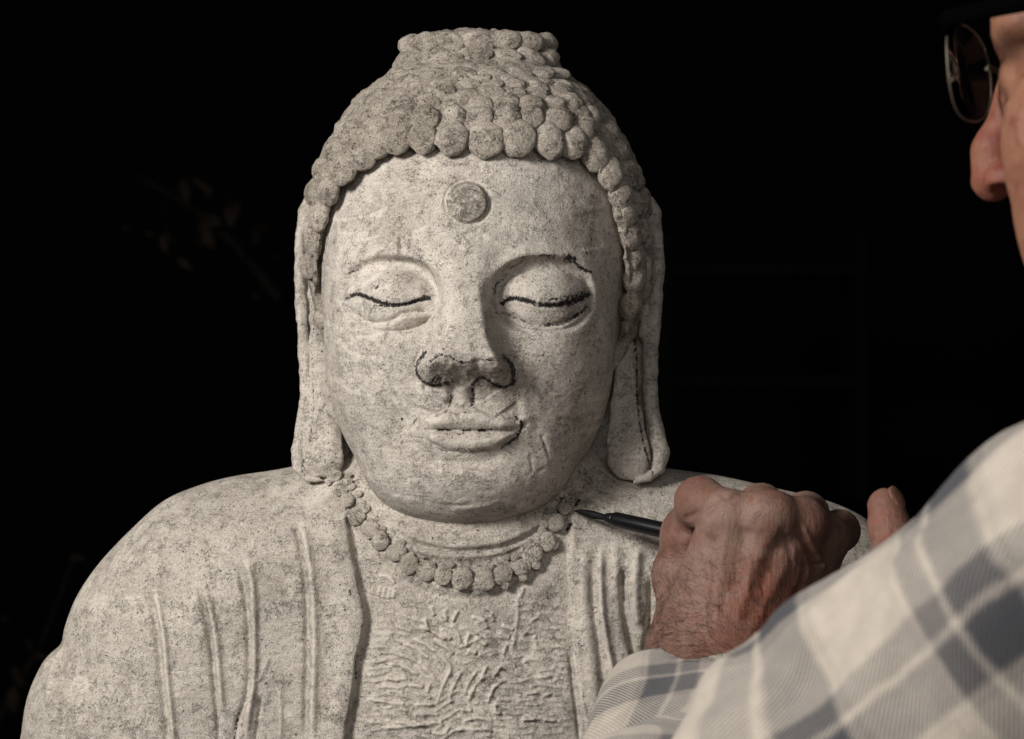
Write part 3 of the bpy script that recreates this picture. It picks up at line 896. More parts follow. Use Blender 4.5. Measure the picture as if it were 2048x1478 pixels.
def F_haircap(p):
    # the hair stops along the hairline in front, and low behind the ears
    u, v = uv_of(p)
    fx = np.clip((u - OX[0]) / 5.0, 0, len(OX) - 1.001); fy = np.clip((v - OY[0]) / 5.0, 0, len(OY) - 1.001)
    i = fx.astype(int); j = fy.astype(int); a = fx - i; b = fy - j
    o = OS[i, j] * (1 - a) * (1 - b) + OS[i + 1, j] * a * (1 - b) + OS[i, j + 1] * (1 - a) * b + OS[i + 1, j + 1] * a * b
    d = smax(F_hair(p), np.minimum(o, 44 - p[:, 1]), 3)
    d = smax(d, -50 - p[:, 2], 3)
    return d.astype(f32)


V, Q = surface(F_haircap, (-125, -45, -75), (95, 185, 185), 2.6)
V = settle(V, F_haircap)
V, Q = refine(V, Q, V[Q].mean(1)[:, 1] < 110)
V = settle(V, F_haircap)
g = grad(V, F_haircap)
V += g * (1.3 * vnoise(V, 9.0) + 0.9 * vnoise(V + 31, 3.5))[:, None]
hair = obj('hair', mesh_of('hair', V, Q), M_hair, statue)


def cast(px, py, F, y0=-60, y1=95):
    """first point of the surface F behind photograph pixel (px, py)"""
    y = y0
    for _ in range(90):
        p = P(px, py, y)
        d = float(F(p[None].astype(f32))[0])
        if d < 0.15:
            return p
        y += max(0.25, d * 0.6)
        if y > y1:
            return None
    return p


def lump(seed, elong=1.0):
    """an eroded knob of hair, with a worn spiral groove"""
    import bmesh
    bm = bmesh.new()
    bmesh.ops.create_icosphere(bm, subdivisions=4, radius=1.0)
    V = np.array([v.co[:] for v in bm.verts])
    F = [tuple(v.index for v in f.verts) for f in bm.faces]
    bm.free()
    r = np.random.default_rng(seed)
    o = r.uniform(0, 60, 3)
    n1 = vnoise(V + o, 0.75); n2 = vnoise(V * 1.0 + o + 9, 0.33); n3 = vnoise(V + o + 5, 0.16)
    th = np.arctan2(V[:, 1], V[:, 0]); rad = np.arccos(np.clip(V[:, 2], -1, 1))
    spiral = np.cos(th + rad * 5.2 + r.uniform(0, 6))
    s = 1 + 0.10 * n1 + 0.05 * n2 + 0.025 * n3 + 0.022 * spiral * smooth(0.2, 0.6, rad) + 0.05 * vnoise(V + o + 40, 0.5)
    V = V * s[:, None]
    V[:, 2] = np.where(V[:, 2] > 0, V[:, 2] * 0.86, V[:, 2])
    return mesh_of('curl', V * 1000, np.array(F))


curls = [lump(s) for s in range(9)]
for c in curls:
    c.materials.append(M_hair)


def frame(nrm, up=(0, 0, 1)):
    z = nrm / np.linalg.norm(nrm)
    x = np.cross(up, z); x /= np.linalg.norm(x) + 1e-9
    y = np.cross(z, x)
    return x, y, z


from mathutils import Matrix


def place(me, name, p, nrm, rx, ry, rz, mat, parent, spin=0.0):
    x, y, z = frame(nrm)
    c, s = math.cos(spin), math.sin(spin)
    x, y = c * x + s * y, -s * x + c * y
    o = bpy.data.objects.new(name, me)
    sc.collection.objects.link(o)
    m = Matrix(((x[0] * rx, y[0] * ry, z[0] * rz, p[0]), (x[1] * rx, y[1] * ry, z[1] * rz, p[1]), (x[2] * rx, y[2] * ry, z[2] * rz, p[2]), (0, 0, 0, 1)))
    S = Matrix.Scale(0.001, 4)
    o.parent = parent
    o.matrix_local = S @ m
    return o


front_row = [(617, 588, 22, 25), (619, 532, 23, 26), (626, 482, 24, 27), (637, 430, 25, 28), (656, 383, 26, 27), (686, 341, 28, 27), (720, 309, 29, 28), (752, 282, 27, 31), (795, 274, 27, 32), (845, 270, 29, 33), (906, 272, 32, 36),
             (974, 276, 33, 37), (1038, 272, 33, 36), (1102, 277, 30, 36), (1150, 281, 27, 34), (1196, 306, 28, 33), (1224, 348, 26, 31), (1243, 391, 26, 28), (1252, 428, 25, 27), (1262, 470, 25, 28), (1270, 514, 25, 27), (1270, 560, 25, 27), (1263, 610, 26, 28)]
rc = np.random.default_rng(5)


def add_curl(px, py, rx, ry, F=F_haircap, sink=0.30, alt=None):
    p = cast(px, py, F)
    if p is None:
        p = cast(px, py, F_hair)
    if p is None:
        return
    g = grad(p[None], F)[0]
    nrm = g * 0.75 + np.array([0, -1, 0.0]) * 0.4
    k = MPP * (CAM + p[1]) / CAM
    r1, r2 = rx * k * 1.04, ry * k * 1.04
    p = p + g * (1 - 2 * sink) * min(r1, r2) * 0.55
    place(curls[rc.integers(len(curls))], 'curl', p, nrm, r1 * rc.uniform(.94, 1.06), r2 * rc.uniform(.94, 1.06), min(r1, r2) * 0.66, M_hair, hair, rc.normal(0, 0.25))


for x, y, rx, ry in front_row:
    add_curl(x, y, rx * 1.06, ry * 1.08, sink=0.72 if y < 315 else 0.5)
for x, y, k in [(700, 264, 27), (668, 298, 26), (642, 338, 25), (624, 384, 24), (612, 436, 22), (608, 500, 20), (744, 236, 27), (786, 214, 26), (1240, 300, 26), (1266, 345, 26), (1284, 395, 25), (1295, 446, 24), (1301, 500, 23), (1300, 556, 22), (1293, 610, 22), (1216, 262, 27), (1182, 234, 27), (1142, 212, 26), (640, 640, 18), (1256, 650, 17)]:
    add_curl(x, y, k, k * 1.05, F_hair, sink=0.55)
APEX = np.array([957.0, 118.0])
rows = [(0.5, 0.26, 0.92, 0.76), (0.0, 0.44, 0.88, 0.62), (0.5, 0.575, 0.84, 0.5), (0.0, 0.68, 0.8, 0.42), (0.5, 0.765, 0.76, 0.34)]
fr_ = np.array([(a, b) for a, b, _, _ in front_row], float)
arc = np.concatenate([[0], np.cumsum(np.hypot(*np.diff(fr_, axis=0).T))])
for sh, t, kx, ky in rows:
    L = arc[-1]
    cnt = int(L * (1 - t * 0.25) / 53)
    for i in range(cnt + 1):
        s = (i + sh) / cnt * L
        if s > L:
            continue
        q = np.array([np.interp(s, arc, fr_[:, 0]), np.interp(s, arc, fr_[:, 1])])
        d = q - APEX
        side = abs(d[0]) / (abs(d[0]) + abs(d[1]) + 1e-6)
        # rows climb towards the topknot in front, and backwards at the sides
        w = np.array([(1 - t * (0.62 if q[1] < 340 else 0.10)) , (1 - t)])
        if q[1] > 340:
            c = q + np.array([np.sign(d[0]) * 26 * t / 0.27 * 0.9, -10 * t])
            if t > 0.5:
                continue
        else:
            c = APEX + d * np.array([1 - 0.42 * t, 1 - t]) + np.array([0, 4 * t])
        c = c + rc.normal(0, 2.6, 2)
        add_curl(c[0], c[1], 31 * kx * rc.uniform(.9, 1.12), 34 * ky * rc.uniform(.9, 1.15), F_hair, sink=0.5)

# tiers of the topknot
for py, n_, hw, rx, ry in [(152, 8, 172, 30, 17), (118, 7, 152, 32, 19), (88, 7, 148, 34, 20)]:
    for i in range(n_):
        a = (i + 0.5) / n_ * 2 - 1
        x = 957 + hw * math.sin(a * 1.3) / math.sin(1.3)
        y = py - 5 * (1 - a * a) + rc.normal(0, 2)
        add_curl(x, y, rx * (0.6 + 0.4 * math.cos(a * 1.2)), ry, F_hair, sink=0.55)
for i in range(6):
    a = (i + 0.5) / 6 * 2 - 1
    p = P(955 + 126 * a, 80 + 8 * a * a, 66 + 6 * (i % 2))
    place(curls[rc.integers(9)], 'curl', p, np.array([a * 0.5, -0.5, 0.8]), 8.2, 7.2, 3.6, M_hair, hair)


# ears
def make_ear(rim, rr, plate, pr, fold, fr_r, py, web):
    W = [P(x, y, d) for x, y, d in web]
    R = [P(x, y, d) for x, y, d in rim]; L = [P(x, y, d) for x, y, d in plate]; Fo = [P(x, y, d) for x, y, d in fold]

    def F(p):
        d = chain(p, R, rr, 0.6, (1, 1.35, 1))
        d = smin(d, chain(p, L, pr, 1.0, (1, 0.4, 1)), 1.0)
        d = smin(d, chain(p, Fo, fr_r, 4, (1, 1.2, 1)), 3)
        d = smin(d, chain(p, W, [8, 11, 11, 12, 14, 16], 4, (1, 0.8, 1)), 2.5)
        return d.astype(f32)
    A = np.array(R + L + Fo)
    V, Q = surface(F, A.min(0) - 18, A.max(0) + 18, 1.6, B=4)
    V = settle(V, F)
    V, Q = refine(V, Q, np.ones(len(Q), bool))
    V = settle(V, F)
    V += grad(V, F) * (0.6 * vnoise(V, 11.0) + 0.45 * vnoise(V + 5, 4.0) + 0.2 * vnoise(V + 8, 1.8))[:, None]
    u, v = uv_of(V)
    K = np.zeros(len(V)); G = 0.3 * np.ones(len(V)) * smooth(0.2, 0.6, vnoise(V, 12) + 0.4)
    for q, w, s in py:
        stroke(K, u, v, q, w, s)
    return V, Q, {'ink': K, 'stain': G}


el = make_ear([(616, 400, 92), (600, 470, 84), (600, 560, 74), (606, 640, 64), (611, 720, 56), (612, 790, 50), (606, 850, 46), (598, 900, 43), (598, 935, 40), (618, 956, 37), (648, 961, 35)], [2.2, 2.6, 3.0, 3.4, 3.4, 3.4, 3.6, 3.8, 3.2, 2.2, 0.8],
              [(640, 640, 56), (641, 720, 50), (644, 800, 45), (646, 870, 41), (648, 915, 39)], [3.6, 5.6, 7.6, 9.8, 10.6],
              [(622, 520, 66), (628, 590, 60), (632, 640, 55), (627, 700, 53)], [2.2, 2.6, 2.6, 2.0],
              [([(632, 622), (624, 680), (626, 760), (626, 830), (618, 890)], 1.8, .62), ([(612, 915), (604, 940), (612, 955)], 3, .7), ([(655, 935), (670, 915), (676, 890)], 4, .55)],
              [(624, 430, 92), (638, 560, 84), (652, 660, 77), (662, 760, 70), (670, 860, 64), (676, 940, 64)])
er = make_ear([(1300, 400, 92), (1314, 470, 84), (1315, 560, 74), (1304, 650, 63), (1299, 730, 56), (1301, 800, 51), (1309, 860, 47), (1320, 905, 44), (1316, 935, 41), (1298, 955, 38), (1266, 964, 35)], [2.4, 3.0, 3.6, 4.2, 4.2, 4.2, 4.4, 4.6, 3.6, 2.4, 0.8],
              [(1254, 665, 54), (1250, 740, 49), (1250, 810, 44), (1254, 880, 40), (1258, 918, 38)], [3.0, 5.4, 7.4, 10.2, 11.2],
              [(1294, 520, 66), (1290, 580, 62), (1287, 630, 58), (1284, 670, 57)], [2.4, 2.8, 2.6, 2.0],
              [([(1267, 658), (1273, 720), (1274, 790), (1280, 850), (1292, 905), (1306, 948)], 3.0, .8), ([(1225, 860), (1222, 900), (1236, 940), (1262, 962)], 2.2, .5), ([(1240, 655), (1232, 720), (1222, 800)], 3, .45)],
              [(1292, 430, 92), (1280, 560, 84), (1262, 660, 77), (1248, 760, 70), (1236, 860, 64), (1230, 940, 64)])
for e in (el, er):
    obj('ear', mesh_of('ear', *e), M_stone, statue)

# necklace: a string of round beads lying on the breast
neck = obj('necklace', None, None, statue) if False else bpy.data.objects.new('necklace', None)
if neck.name not in sc.collection.objects:
    sc.collection.objects.link(neck)
neck.parent = statue
bead_me = [mesh_of('bead', np.array([v.co[:] for v in c.vertices]) * 1000, np.array([p.vertices[:] for p in c.polygons])) for c in curls[:4]]
for b in bead_me:
    b.materials.append(M_bead)


def F_front(p):
    return F_torso(p) - 1.5


curve = spline([(668, 948), (684, 980), (700, 1010), (722, 1038), (746, 1064), (770, 1092), (803, 1118), (841, 1144), (889, 1153), (939, 1161), (989, 1154), (1034, 1136), (1070, 1110), (1094, 1080), (1112, 1046), (1128, 1012), (1146, 980), (1166, 942)], 8)
ca = np.concatenate([[0], np.cumsum(np.hypot(*np.diff(curve, axis=0).T))])
beads = []
pos = 6.0
while pos < ca[-1]:
    fx = np.interp(pos, ca, curve[:, 0]); fy = np.interp(pos, ca, curve[:, 1])
    r = np.interp(fy, [950, 1060, 1160], [14, 17, 20.5]) * rc.uniform(.9, 1.08)
    beads.append((fx + rc.normal(0, 2), fy + rc.normal(0, 2.5), r))
    pos += r * 2.0
for _ in range(34):
    k = rc.uniform(0, ca[-1])
    fx = np.interp(k, ca, curve[:, 0]); fy = np.interp(k, ca, curve[:, 1])
    dx, dy = (935 - fx), (900 - fy); L = math.hypot(dx, dy)
    o = rc.choice([20, 24, -18]) + rc.normal(0, 3)
    if fy > 1120 and rc.random() < .55:
        continue
    beads.append((fx + dx / L * o, fy + dy / L * o, rc.uniform(6, 11)))
for x, y, r in beads:
    p = cast(x, y, F_front)
    if p is None:
        continue
    g = grad(p[None], F_front)[0]
    k = MPP * (CAM + p[1]) / CAM
    place(bead_me[rc.integers(4)], 'bead', p + g * (0.9 if r > 12 else 0.7), g + np.array([0, -0.4, 0]), r * k * rc.uniform(.96, 1.16), r * k * rc.uniform(.96, 1.16), r * k * rc.uniform(.4, .6), M_bead, neck, rc.uniform(0, 6))

# ------------------------------------------------------------------ background things, hardly lit
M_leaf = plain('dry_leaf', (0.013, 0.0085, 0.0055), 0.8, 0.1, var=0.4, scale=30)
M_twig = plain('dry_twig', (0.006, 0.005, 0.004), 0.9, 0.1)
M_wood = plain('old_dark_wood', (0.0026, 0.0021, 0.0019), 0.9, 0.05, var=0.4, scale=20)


def leaf_mesh(seed):
    r = np.random.default_rng(seed)
    V = []; F = []
    nx, ny = 9, 5
    for i in range(nx):
        t = i / (nx - 1)
        w = 0.30 * math.sin(math.pi * t ** 0.8) ** 0.9 + 0.004
        for j in range(ny):
            s = j / (ny - 1) * 2 - 1
            V.append((t - 0.5, s * w, 0.22 * w * s * s + 0.16 * math.sin(t * 3 + r.uniform(-.2, .2)) + 0.05 * r.normal()))
    for i in range(nx - 1):
        for j in range(ny - 1):
            F.append((i * ny + j, i * ny + j + 1, (i + 1) * ny + j + 1, (i + 1) * ny + j))
    return mesh_of('leaf', np.array(V) * 1000, np.array(F))


leaves = [leaf_mesh(i) for i in range(4)]
for l in leaves:
    l.materials.append(M_leaf)


def branch(label, spine, spots, y):
    t = thing('dry_branch', label, 'branch', tuple(P(*spine[0], y) * 0.001), 'dry branches in the dark')
    base = P(*spine[0], y)
    pts = np.array([P(a, b, y + 10 * math.sin(i)) - base for i, (a, b) in enumerate(spline(spine, 4))])
    V, F = tube(pts, np.linspace(7, 2.5, len(pts)), 7)
    obj('stem', mesh_of('stem', V, F), M_twig, t)
    rr = np.random.default_rng(len(spots))
    for px, py, sz, ang in spots:
        p = P(px, py, y - 20) - base
        o = bpy.data.objects.new('leaf', leaves[rr.integers(4)])
        sc.collection.objects.link(o)
        o.parent = t
        o.location = p * 0.001
        k = sz * MPP * (CAM + y) / CAM * 0.001 * rr.uniform(.6, 1.05)
        o.scale = (k * rr.uniform(.8, 1.3), k * rr.uniform(.5, 1.2), k)
        o.rotation_euler = (math.radians(90) + rr.normal(0, .7), math.radians(ang), rr.normal(0, .7))
    return t


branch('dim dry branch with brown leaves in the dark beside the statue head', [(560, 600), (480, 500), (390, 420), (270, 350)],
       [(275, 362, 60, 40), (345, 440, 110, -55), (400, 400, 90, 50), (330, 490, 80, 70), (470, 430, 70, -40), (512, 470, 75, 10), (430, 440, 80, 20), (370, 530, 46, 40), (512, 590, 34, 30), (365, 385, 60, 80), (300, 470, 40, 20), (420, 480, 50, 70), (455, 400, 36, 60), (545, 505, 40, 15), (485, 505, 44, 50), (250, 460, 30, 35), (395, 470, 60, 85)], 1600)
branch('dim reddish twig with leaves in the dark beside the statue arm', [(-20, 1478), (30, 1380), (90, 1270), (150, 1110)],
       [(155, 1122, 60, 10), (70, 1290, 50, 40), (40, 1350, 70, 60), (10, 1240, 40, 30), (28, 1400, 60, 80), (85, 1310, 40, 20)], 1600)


def slab(V0, V1, bev=2.0):
    import bmesh
    bm = bmesh.new()
    bmesh.ops.create_cube(bm, size=1.0)
    V0 = np.array(V0, float); V1 = np.array(V1, float)
    for v in bm.verts:
        v.co = (V0 + (np.array(v.co[:]) + 0.5) * (V1 - V0)).tolist()
    bmesh.ops.bevel(bm, geom=bm.edges[:], offset=bev, segments=2, affect='EDGES')
    V = np.array([v.co[:] for v in bm.verts]); F = [tuple(v.index for v in f.verts) for f in bm.faces]
    bm.free()
    return V, F


def lo_hi(x0, x1, y0, y1, yy, dep):
    a = P(x0, y1, yy); b = P(x1, y0, yy)
    return (a[0], yy, a[2]), (b[0], yy + dep, b[2])


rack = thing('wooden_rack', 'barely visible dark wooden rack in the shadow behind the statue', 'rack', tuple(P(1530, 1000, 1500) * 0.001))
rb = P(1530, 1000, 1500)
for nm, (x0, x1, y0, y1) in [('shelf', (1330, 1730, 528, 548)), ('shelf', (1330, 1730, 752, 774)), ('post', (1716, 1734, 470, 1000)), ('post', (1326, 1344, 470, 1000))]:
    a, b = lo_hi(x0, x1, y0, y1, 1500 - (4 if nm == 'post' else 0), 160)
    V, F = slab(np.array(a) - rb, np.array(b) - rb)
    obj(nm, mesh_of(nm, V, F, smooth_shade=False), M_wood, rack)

# ------------------------------------------------------------------ the sculptor
person = thing('person', 'person in a blue-grey and cream plaid flannel shirt leaning in beside the statue', 'person', (0.33, -0.3, -0.3))
PB = np.array([330.0, -300.0, -300.0])       # the person's own origin, mm


def skin(name, base, red, speck, bumpy=1.0):
    n = NT(name)
    big = n.noise(26, 4, 0.6); mid = n.noise(110, 4, 0.6); fine = n.noise(900, 3, 0.7)
    col = n.mix(n.map(big, 0.38, 0.64, 0, 1, True), base, red)
    col = n.mix(n.map(mid, 0.52, 0.68, 0, 0.55, True), col, tuple(c * 0.62 for c in red))
    col = n.mix(n.map(n.noise(70, 5, 0.7), 0.6, 0.68, 0, 0.65, True), col, speck)
    col = n.mix(n.map(fine, 0.54, 0.7, 0, 0.4, True), col, tuple(c * 0.4 for c in base))
    k = n.attr('flush')
    col = n.mix(n.math('MULTIPLY', k, n.map(mid, 0.32, 0.66, 0.15, 0.8)), col, speck)
    cell = n.voro(900, feat='DISTANCE_TO_EDGE')
    w = n.noise(1.0, 3, 0.6, vec=n.stretch((420, 420, 90)))
    nb = n.bump(w, 0.5 * bumpy, 0.0011)
    nb = n.bump(n.map(cell, 0, 0.25), 0.25 * bumpy, 0.0003, nb)
    nb = n.bump(mid, 0.35 * bumpy, 0.0014, nb)
    n.b.inputs['Subsurface Weight'].default_value = 0.12
    n.b.inputs['Subsurface Radius'].default_value = (0.004, 0.0016, 0.0008)
    n.b.inputs['Subsurface Scale'].default_value = 1.0
    return n.done(col, n.map(fine, 0.3, 0.7, 0.5, 0.72), nb, 0.35)


M_skin = skin('weathered_skin', (0.215, 0.132, 0.102), (0.165, 0.08, 0.06), (0.22, 0.055, 0.022), 1.15)
M_face = skin('face_skin', (0.25, 0.115, 0.068), (0.20, 0.075, 0.048), (0.16, 0.03, 0.022), 0.9)

# ---- hand with the brush (back of the hand towards the camera)
HZ = -28.0


def H(px, py, y):
    return P(px, py, y + HZ)


wr = [H(1382, 1300, -42), H(1432, 1300, -50), H(1482, 1300, -48), H(1528, 1300, -40)]
mcp = [H(1452, 1032, -55), H(1538, 1034, -60), H(1606, 1046, -52), H(1656, 1076, -40)]
fing = [
    ([mcp[0], H(1400, 1004, -34), H(1382, 1050, -4), H(1398, 1092, 6)], [12.0, 11.6, 9.4, 8.0]),
    ([mcp[1], H(1522, 1016, -22), H(1462, 1062, 2), H(1425, 1105, 8)], [11.6, 11.2, 9.4, 8.0]),
    ([mcp[2], H(1612, 1030, -10), H(1545, 1078, 6), H(1500, 1122, 8)], [10.8, 10.8, 9.2, 7.8]),
    ([mcp[3], H(1678, 1062, -2), H(1622, 1104, 10), H(1575, 1134, 10)], [9.6, 9.8, 8.2, 7.0])]
thumb = ([H(1392, 1280, -34), H(1366, 1150, -26), H(1372, 1075, -8), H(1390, 1060, 4)], [17, 14.0, 11.5, 8.5])
elbow = P(1405, 1830, -215)


def F_hand(p):
    d = None
    for i in range(4):
        e = rcone(p, wr[i], mcp[i], [18, 19, 19, 17][i], [11.6, 11.6, 10.8, 9.8][i], (1, 1, 1))
        d = e if d is None else smin(d, e, 15)
    # palm thickness, heel of the hand
    d = smin(d, chain(p, [H(1450, 1250, -30), H(1520, 1130, -34), H(1560, 1080, -36)], [22, 16, 10], 10), 12)
    d = smin(d, chain(p, [H(1540, 1260, -30), H(1600, 1150, -32), H(1628, 1105, -34)], [18, 13, 9], 8), 10)
    # knuckles
    for i, r in enumerate([11.2, 11.8, 10.4, 9.4]):
        d = smin(d, ell(p, mcp[i] + np.array([0, -2.5, 0]), (r, r, r)), 5)
    # forearm
    d = smin(d, rcone(p, H(1432, 1310, -42), elbow, 26, 40, (1.12, 0.86, 1)), 16)
    for pts, r in fing:
        d = smin(d, chain(p, pts, r, 3.5), 2.0)
    d = smin(d, chain(p, *thumb, 5), 8)
    return d.astype(f32)


def hand_D(V):
    u, v = uv_of(V)
    D = np.zeros(len(V))
    # tendons, veins, creases
    for pts, w, d in [([(1452, 1060), (1440, 1150), (1432, 1250)], 10, .9), ([(1536, 1068), (1500, 1160), (1470, 1260)], 11, .9), ([(1600, 1080), (1545, 1180), (1500, 1270)], 10, .7),
                      ([(1495, 1050), (1480, 1120), (1468, 1190)], 16, -1.8), ([(1575, 1060), (1540, 1130), (1515, 1190)], 14, -1.4), ([(1400, 1090), (1420, 1140), (1410, 1220), (1420, 1290)], 6, 1.0),
                      ([(1470, 1090), (1500, 1120), (1495, 1180), (1530, 1220)], 5, .9), ([(1454, 986), (1425, 1004), (1396, 1022), (1366, 1042)], 6, -2.2), ([(1410, 1042), (1440, 1012), (1470, 992), (1500, 978)], 5, -1.2),
                      ([(1590, 1046), (1604, 1076), (1622, 1110), (1634, 1150)], 6, -1.8), ([(1604, 1046), (1620, 1080), (1640, 1114), (1652, 1140)], 5, 1.4), ([(1612, 1120), (1604, 1160), (1590, 1195)], 5, -1.0),
                      ([(1560, 1050), (1578, 1090), (1582, 1140)], 5, -.9), ([(1628, 1130), (1640, 1128), (1655, 1122)], 4, -1.4),
                      ([(1350, 1060), (1356, 1100), (1350, 1150)], 8, -.9), ([(1330, 1250), (1400, 1262), (1470, 1258)], 5, -.5), ([(1326, 1276), (1400, 1288), (1480, 1284)], 5, -.4)]:
        carve(D, u, v, pts, w, d)
    r = np.random.default_rng(2)
    for _ in range(70):
        x = r.uniform(1330, 1640); y = r.uniform(1030, 1310); L = r.uniform(10, 34)
        a = 1.35 + r.normal(0, .3) if x > 1500 else 0.9 + r.normal(0, .6)
        carve(D, u, v, [(x, y), (x + L * math.cos(a) * .5 + r.normal(0, 2), y + L * .5), (x + L * math.cos(a), y + L * math.sin(a))], r.uniform(1.6, 2.6), -r.uniform(.15, .4))
    D += 0.35 * vnoise(V, 9.0) + 0.2 * vnoise(V + 3, 4.0)
    fl = np.exp(-((u - 1530) / 120) ** 2 - ((v - 1200) / 70) ** 2) * 0.9 + 0.5 * np.exp(-((u - 1460) / 100) ** 2 - ((v - 1290) / 40) ** 2)
    return D, np.clip(fl, 0, 1)


A = np.array(wr + mcp)
V1, Q1 = surface(F_hand, (30, -160, -260), (190, 30, -20), 2.0)
V1 = settle(V1, F_hand)
u_, v_ = uv_of(V1[Q1].mean(1))
V1, Q1 = refine(V1, Q1, v_ < 1400)
V1 = settle(V1, F_hand, 2)
D, FL1 = hand_D(V1)
g = grad(V1, F_hand)
V1 += g * (0.8 * D * smooth(0.1, -0.5, g[:, 1]))[:, None]
HANDV, HANDN = V1.copy(), g.copy()

# ---- head, seen from behind its cheek
fw = np.array([-0.86, 0.51, -0.08]); fw /= np.linalg.norm(fw)
lf = np.cross([0, 0, 1.0], fw); lf /= np.linalg.norm(lf)
upv = np.cross(fw, lf)
NT_ = P(1951, 368, -225)
HO = NT_ - fw * 116 - upv * (-16)
RM = np.stack([fw, lf, upv], 1)


def hp(a, b, c):
    return HO + RM @ np.array([a, b, c], float)


def F_face(p):
    q = ((p - HO.astype(f32)) @ RM.astype(f32)).astype(f32)
    m = q.copy(); m[:, 1] = np.abs(m[:, 1])
    d = ell(q, (-2, 0, 45), (101, 74, 84))
    d = smin(d, ell(q, (39, 0, -22), (51, 60, 84)), 20)
    d = smin(d, ell(m, (62, 44, -8), (26, 22, 26)), 18)           # cheekbone
    d = smin(d, ell(m, (60, 34, -42), (26, 24, 35)), 18)          # cheek
    d = smin(d, rcone(m, (88, 0, 42), (78, 42, 40), 11, 10), 12)  # brow
    d = smax(d, -ell(m, (98, 32, 20), (15, 15, 10)), 8)
    d = smin(d, ell(m, (80, 31, 19), (12, 13, 12)), 3)            # lids
    d = smin(d, chain(q, [(90, 0, 34), (97, 0, 18), (107, 0, -4), (108.5, 0, -15)], [7, 6.5, 8, 9.0], 6), 7)
    d = smin(d, ell(m, (97, 11.5, -17), (11, 7.5, 8)), 5)
    d = smax(d, -ell(m, (100.5, 15, -22), (5.6, 7, 3.6)), 0.8)         # nostril
    d = smin(d, rcone(m, (89, 0, -44), (77, 24, -47), 8, 6), 6)
    d = smin(d, rcone(m, (83, 0, -56), (72, 20, -54), 8, 6), 3)
    d = smin(d, ell(q, (64, 0, -88), (22, 26, 20)), 14)
    d = smin(d, chain(m, [(66, 12, -92), (34, 48, -76), (-4, 60, -40)], [13, 12, 12], 10), 16)
    ear = ell(m, (-12, 78, 2), (18, 6, 31))
    ear = smax(ear, -ell(m, (-8, 84, 4), (10, 6, 20)), 3)
    d = smin(d, ear, 4)
    nk = [(-22, 0, -50), (-60, 0, -150), (-90, 0, -200)]
    d = smin(d, chain(q, nk, [54, 56, 66], 20), 20)
    return d.astype(f32)


c8 = np.array([hp(a, b, c) for a in (-190, 130) for b in (-95, 95) for c in (-260, 140)])
V2, Q2 = surface(F_face, c8.min(0), c8.max(0), 4.0)
V2 = settle(V2, F_face)
for lim in (20, 60):
    q = (V2[Q2].mean(1) - HO) @ RM
    V2, Q2 = refine(V2, Q2, (q[:, 0] > lim) & (q[:, 2] < 70))
V2 = settle(V2, F_face, 3)
g2 = grad(V2, F_face)
V2 += g2 * (0.3 * vnoise(V2, 7.0) + 0.15 * vnoise(V2 + 3, 3.0))[:, None]
q = (V2 - HO) @ RM
FL2 = np.clip(smooth(88, 100, q[:, 0]) * smooth(30, 0, q[:, 2]), 0, 1) * 0.95

# ---- arms, the other hand (one fingertip shows above the sleeve), trunk
ls = P(2330, 1150, -400); le = P(1690, 1600, -345); lw = P(1850, 1270, -175)
rs = np.array([440.0, -165, -120])
lf_pts = [P(1800, 1140, -150), P(1778, 1050, -140), P(1771, 1012, -136)]


def F_lhand(p):
    d = chain(p, [le, lw], [40, 28], 6, None)
    d = smin(d, ell(p, P(1830, 1200, -160), (26, 18, 26)), 14)
    d = smin(d, chain(p, lf_pts, [9.5, 8.8, 8.0], 3), 6)
    for i, (a, b) in enumerate([((1840, 1140), (1856, 1200)), ((1875, 1150), (1880, 1215)), ((1908, 1175), (1905, 1230))]):
        d = smin(d, chain(p, [P(*a, -140 + 4 * i), P(a[0] - 4, a[1] - 14, -118 + 4 * i), P(*b, -112 + 4 * i)], [9.5, 8.8, 7.6], 3), 3)
    d = smin(d, chain(p, [P(1800, 1240, -168), P(1770, 1180, -160), P(1775, 1130, -150)], [13, 10, 8.5], 4), 6)
    return d.astype(f32)


V3, Q3 = surface(F_lhand, np.minimum(le, P(1700, 1400, -345)) - 60, np.array([230, -80, -40.0]) + 30, 2.4)
V3 = settle(V3, F_lhand)
V3, Q3 = refine(V3, Q3, uv_of(V3[Q3].mean(1))[1] < 1080)
V3 = settle(V3, F_lhand)
V3 += grad(V3, F_lhand) * (0.2 * vnoise(V3, 4.0) + 0.3 * vnoise(V3 + 2, 9))[:, None]


def F_trunk(p):
    mid = (ls + rs) / 2
    d = chain(p, [hp(-60, 0, -150), mid + [0, 0, -60], mid + [40, -20, -330]], [58, 105, 120], 40)
    d = smin(d, chain(p, [ls + [20, 10, 10], mid + [0, 0, -20], rs], [48, 80, 50], 30), 40)
    d = smin(d, chain(p, [ls, le], [46, 38], 20), 30)
    d = smin(d, chain(p, [rs, elbow], [46, 40], 20), 30)
    return d.astype(f32)


V4, Q4 = surface(F_trunk, (0, -560, -560), (640, 60, 60), 8.0)
V4 = settle(V4, F_trunk)
parts = [(V1, Q1, FL1), (V2, Q2, FL2), (V3, Q3, np.full(len(V3), .35)), (V4, Q4, np.zeros(len(V4)))]
off = 0; VV = []; QQ = []; FF = []; ISF = []
for i, (v, q, fl) in enumerate(parts):
    VV.append(v); QQ.append(q + off); FF.append(fl); off += len(v); ISF.append(np.full(len(q), 1 if i == 1 else 0))
me = mesh_of('body', np.concatenate(VV) - PB, np.concatenate(QQ), {'flush': np.concatenate(FF)})
me.materials.append(M_skin); me.materials.append(M_face)
mi = np.concatenate(ISF)
if len(me.polygons) == len(mi):
    me.polygons.foreach_set('material_index', mi.astype(np.int32))
body = obj('body', me, M_skin, person)

